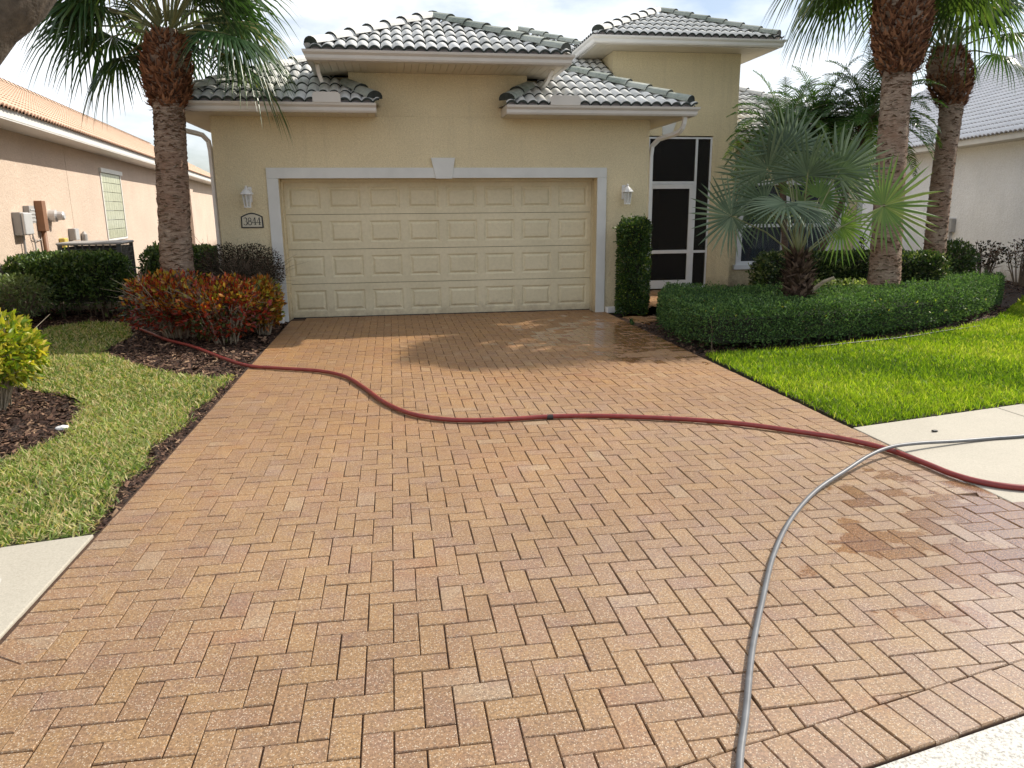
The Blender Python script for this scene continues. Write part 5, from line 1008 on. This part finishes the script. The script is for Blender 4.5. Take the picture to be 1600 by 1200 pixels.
m_flake = leafmat('trunk_flake', [(0.0, (0.30, 0.25, 0.19)), (0.4, (0.21, 0.145, 0.10)), (0.75, (0.15, 0.085, 0.055)), (1.0, (0.26, 0.11, 0.055))], 0.02, 0.95, 0.1)
def fan(hub, axis, normal, R, nseg, span, fuse, droop, mat, parent, pet_from=None, name='frond', cup=0.12, tipdroop=0.0, wfac=1.0, petr=0.011, dead=0.0):
    """fan leaf: segments fused to fuse*R, folded; droop pulls the tips down"""
    hub = np.array(hub, float); ax = unit(np.array(axis, float)); nm = np.array(normal, float); nm = unit(nm-ax*(nm@ax)); sd = np.cross(nm, ax)
    V = []; F = []; Rn = []; sp = math.radians(span); base_r = RNG.random()*0.55
    for k in range(nseg):
        th = -sp/2+sp*(k+0.5)/nseg+RNG.normal()*0.010; dth = sp/nseg; Rk = R*(0.80+0.20*math.cos(th*0.8))*(0.93+0.12*RNG.random()); o = len(V); tdr = droop*(0.8+0.5*RNG.random()); bend = RNG.normal()*0.05
        for (t, wd) in ((0.03, 1.0), (fuse, 1.0), ((fuse+1)*0.5, 0.62), (0.82+fuse*.1, 0.34), (1.0, 0.0)):
            r_ = Rk*t; half = dth/2*r_ if t <= fuse else dth/2*Rk*fuse*wd*wfac; th2 = th+bend*max(0, t-fuse)
            dr = ax*math.cos(th2)+sd*math.sin(th2); tg = -ax*math.sin(th2)+sd*math.cos(th2)
            c_ = hub+dr*r_-nm*0+nm*(cup*r_*r_/R)+np.array([0, 0, -1.0])*(tdr*Rk*max(0, t-0.25)**2*1.6)+np.array([0, 0, -1.0])*tipdroop*Rk*max(0, t-fuse)**2
            fold = half*0.8
            if wd == 0: V.append(c_); 
            else: V += [c_-tg*half, c_+nm*fold, c_+tg*half]
        for j in range(3): a = o+j*3; F += [(a, a+1, a+4), (a, a+4, a+3), (a+1, a+2, a+5), (a+1, a+5, a+4)]
        a = o+9; F += [(a, a+1, a+3), (a+1, a+2, a+3)]; Rn += [min(1, max(0, base_r+0.5*RNG.random()+(0.4 if RNG.random() < dead else 0)))]*13
    fo = npmesh(name, np.array(V), np.array(F), mat, parent, np.array(Rn), None)
    if pet_from is not None:
        p0 = Vector(pet_from); p1 = Vector(hub); m_ = p0.lerp(p1, 0.5)+Vector((0, 0, 0.06*(p1-p0).length)); MB().tube([p0, m_, p1, p1+Vector(ax)*R*0.12], [petr*1.5, petr, petr*0.8, petr*0.3], 5).obj('petiole', m_petiole, fo)
    return fo
def sabal(label, base, pts, rads, heart, bootp, fr, R=0.95, pl=0.75, seedz=0.0, lo=-55, hi=75, mat=None, droop=0.42):
    T = thing('cabbage_palm', label, 'palm tree', 'tall cabbage palms'); palm_trunk(pts, rads, m_trunk, T); scars(pts, rads, 2600, T, 0.80, 0.034)
    boots(*bootp, T)
    hz = Vector(heart)
    for k in range(fr):
        az = k*2.39996+RNG.normal()*0.12; el = math.radians(lo+(hi-lo)*((k+0.5)/fr)**0.9+RNG.normal()*5)
        if math.sin(az) < -0.72 and el < 0.6: el = 0.6+0.3*RNG.random(); az += 0.5 if math.cos(az) > 0 else -0.5
        d = Vector((math.cos(az)*math.cos(el), math.sin(az)*math.cos(el), math.sin(el))); start = hz+Vector((math.cos(az), math.sin(az), 0))*0.10+Vector((0, 0, 0.25*(k/fr)-0.1)); L = pl*(0.85+0.3*RNG.random()); hub = start+d*L-Vector((0, 0, 0.10*L*math.cos(el)))
        ax = (d+Vector((0, 0, -0.25))).normalized(); nm = Vector((-math.cos(az)*math.sin(el), -math.sin(az)*math.sin(el), math.cos(el)))+Vector(RNG.normal(size=3))*0.35
        fan(hub, ax, nm, R*(0.88+0.25*RNG.random()), 30, 225, 0.42, droop, mat or m_sabal, T, start, cup=-0.25, tipdroop=0.35, dead=0.05, petr=0.013)
    return T
sabal('cabbage palm left of the garage, its thick ringed trunk rising from the crotons', None, [(-2.86, -0.95, -0.05), (-2.84, -0.92, 1.0), (-2.80, -0.82, 2.2), (-2.79, -0.68, 3.0), (-2.79, -0.58, 3.5), (-2.78, -0.48, 4.0)], [0.255, 0.225, 0.205, 0.200, 0.195, 0.20, 0.26, 0.27, 0.18], (-2.77, -0.45, 4.02), ((-2.79, -0.66, 2.98), (-2.78, -0.5, 3.92), 0.20, 0.30, 0.18, 1500), 44, 0.90, 0.86, lo=-12, hi=82)
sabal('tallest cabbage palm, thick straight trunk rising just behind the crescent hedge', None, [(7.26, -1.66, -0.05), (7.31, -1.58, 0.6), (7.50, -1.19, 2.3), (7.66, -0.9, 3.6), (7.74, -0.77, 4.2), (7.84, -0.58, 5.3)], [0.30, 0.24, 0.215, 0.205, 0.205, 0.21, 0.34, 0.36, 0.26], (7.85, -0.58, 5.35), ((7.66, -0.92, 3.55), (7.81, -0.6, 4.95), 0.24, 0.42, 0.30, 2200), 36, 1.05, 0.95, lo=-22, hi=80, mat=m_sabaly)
sabal('rear cabbage palm with a slender trunk, beside the white wall at the right', None, [(9.30, -0.05, -0.05), (9.38, 0.03, 0.4), (9.60, 0.35, 1.9), (9.87, 0.68, 3.4), (9.82, 0.8, 3.9), (9.83, 0.9, 4.35)], [0.20, 0.185, 0.18, 0.175, 0.17, 0.20, 0.31, 0.32, 0.20], (9.83, 0.9, 4.35), ((9.87, 0.68, 3.3), (9.83, 0.88, 4.3), 0.19, 0.36, 0.22, 1300), 26, 0.80, 0.80, lo=5, hi=84)
# silver fan palm in the crescent hedge
FP = thing('fan_palm', 'short silver green fan palm with stiff round fans, in the middle of the crescent hedge', 'palm tree')
palm_trunk([(5.24, -2.84, -0.05), (5.22, -2.80, 0.5), (5.23, -2.75, 1.05)], [0.13, 0.12, 0.13, 0.10, 0.06], m_trunkd, FP, n=12, rings=20, rough=0.2)
boots((5.24, -2.82, 0.30), (5.23, -2.76, 1.02), 0.11, 0.13, 0.06, 520, FP, 0.15, mat=m_bootd); crn = (5.23, -2.76, 1.0); CAM = np.array([0.0646, -11.72, 1.648])
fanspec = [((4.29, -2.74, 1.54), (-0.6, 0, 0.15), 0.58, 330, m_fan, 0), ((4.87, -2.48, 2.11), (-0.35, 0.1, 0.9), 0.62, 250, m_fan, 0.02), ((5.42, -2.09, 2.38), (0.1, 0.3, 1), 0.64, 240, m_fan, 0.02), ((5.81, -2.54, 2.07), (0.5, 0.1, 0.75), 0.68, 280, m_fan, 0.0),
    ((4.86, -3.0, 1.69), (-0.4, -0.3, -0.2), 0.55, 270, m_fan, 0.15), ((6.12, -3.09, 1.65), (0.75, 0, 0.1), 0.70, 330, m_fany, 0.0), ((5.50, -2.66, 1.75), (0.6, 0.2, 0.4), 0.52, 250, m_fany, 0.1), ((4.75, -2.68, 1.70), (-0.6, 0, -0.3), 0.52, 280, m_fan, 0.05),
    ((5.15, -2.95, 2.02), (-0.05, -0.15, 1), 0.55, 200, m_fan, 0.0), ((5.3, -2.3, 2.0), (0.3, 0.5, 0.8), 0.6, 240, m_fan, 0.05), ((4.95, -2.0, 1.95), (-0.5, 0.6, 0.5), 0.6, 250, m_fan, 0.05), ((5.65, -2.0, 1.7), (0.6, 0.7, 0.2), 0.6, 260, m_fany, 0.1), ((5.10, -3.1, 1.62), (-0.1, -0.5, -0.6), 0.48, 220, m_fan, 0.25), ((5.05, -2.5, 2.35), (-0.1, 0.1, 1), 0.55, 200, m_fan, 0.0), ((5.95, -2.2, 2.0), (0.6, 0.1, 0.6), 0.60, 260, m_fan, 0.05), ((5.25, -2.2, 1.55), (0.1, 0.3, 0.1), 0.52, 300, m_fany, 0.1), ((5.55, -2.95, 2.05), (0.35, -0.3, 0.9), 0.52, 230, m_fan, 0.02), ((5.75, -2.8, 1.4), (0.6, -0.2, -0.3), 0.45, 240, m_fany, 0.15)]
for hub, ax, R, sp, mt, dr in fanspec:
    hub = np.array(hub); nm = unit(CAM-hub)+RNG.normal(size=3)*(0.12 if sp == 330 else 0.40)+np.array([0.15, 0, 0.2 if sp == 330 else 0.35]); fan(hub, ax, nm, R*1.08, int(sp/10.0), sp, 0.33, dr, mt, FP, crn, cup=0.14, wfac=1.35, petr=0.009, tipdroop=0.12)
MB().tube([(5.33, -2.95, 0.60), (5.42, -3.05, 0.72), (5.52, -3.12, 0.78)], [0.03, 0.026, 0.02], 6).obj('cut_stalk', m_woodl, FP)
# pygmy date palms
def pinnate(root, d0, L, droop, parent, nl=30, ll=0.26, mat=m_date):
    root = np.array(root, float); d = unit(np.array(d0, float)); pts = [root]; N = 14; p = root.copy(); dd = d.copy()
    for k in range(N): dd = unit(dd+np.array([0, 0, -droop/N*(0.4+1.6*k/N)])); p = p+dd*L/N; pts.append(p.copy())
    pts = np.array(pts); V = []; F = []; R = []; r0 = RNG.random()*0.5
    for k in range(nl):
        t = 0.14+0.86*(k+0.5)/nl; x = t*N; i = min(int(x), N-1); q = pts[i]*(1-(x-i))+pts[i+1]*(x-i); tg = unit(pts[i+1]-pts[i]); sd = unit(np.cross(tg, [0, 0, 1.0])); up = np.cross(sd, tg); l_ = ll*math.sin(math.pi*min(0.97, 0.12+0.86*t))**0.7*(0.85+0.3*RNG.random())
        for s_ in (-1, 1):
            dr = unit(sd*s_*1.0+tg*0.75+up*(0.25+RNG.normal()*0.15)); w_ = tg*0.011; o = len(V); V += [q-w_, q+w_, q+dr*l_*0.55+w_*1.1+np.array([0, 0, -0.01]), q+dr*l_*0.55-w_*0.9, q+dr*l_+np.array([0, 0, -0.06*l_/0.2])]
            F += [(o, o+1, o+2), (o, o+2, o+3), (o+3, o+2, o+4)]; R += [min(1, r0+0.5*RNG.random())]*5
    fo = npmesh('frond', np.array(V), np.array(F), mat, parent, np.array(R)); MB().tube([tuple(q) for q in pts[::2]], [0.012, 0.010, 0.008, 0.007, 0.005, 0.004, 0.003, 0.002][:len(pts[::2])], 5).obj('rachis', m_petiole, fo); return fo
def datepalm(label, pts, crown, n, L, r=0.055):
    T = thing('date_palm', label, 'palm tree', 'pygmy date palms in front of the window'); palm_trunk(pts, [r*1.25, r, r, r, r*1.1], m_trunkd, T, n=10, rings=40, rough=0.25); boots(pts[-2], crown, r, r*2.0, r*1.6, 120, T, 0.10)
    for k in range(n):
        az = k*2.39996; el = math.radians(-18+95*((k+0.5)/n)); pinnate(crown, (math.cos(az)*math.cos(el), math.sin(az)*math.cos(el), math.sin(el)), L*(0.85+0.3*RNG.random()), 1.15+0.3*RNG.random(), T)
datepalm('pygmy date palm with a dark leaning trunk just left of the tallest palm', [(7.25, 0.55, -0.05), (7.47, 0.45, 0.83), (7.86, 0.45, 1.88), (8.1, 0.45, 2.77), (8.15, 0.45, 3.05)], (8.15, 0.45, 3.10), 46, 1.30)
datepalm('pygmy date palm whose feathery crown spreads over the window, behind the fan palm', [(6.95, 0.6, -0.05), (6.90, 0.6, 0.8), (6.86, 0.75, 1.9), (6.90, 0.9, 2.8)], (6.90, 0.95, 2.85), 44, 1.15)
datepalm('third pygmy date palm between the other two, its crown brightest green', [(7.3, 1.3, -0.05), (7.45, 1.3, 0.9), (7.6, 1.2, 2.0), (7.65, 1.15, 3.0)], (7.65, 1.15, 3.05), 40, 1.15)
# oak limb entering at the top left
OK = thing('oak_tree', 'rough barked tree limb crossing the top left corner of the picture', 'tree')
ol = catmull([(-4.5, -6.1, -0.1), (-4.3, -6.0, 0.9), (-3.8, -5.88, 1.8), (-3.18, -5.8, 2.51), (-2.74, -5.77, 2.93), (-2.24, -5.61, 3.48), (-1.86, -5.35, 3.97), (-1.2, -5.0, 4.9)], 6)
MB().tube(ol, [0.36-0.002*k+0.012*math.sin(k*1.7) for k in range(len(ol))], 18).obj('limb', m_bark, OK, smooth=True)
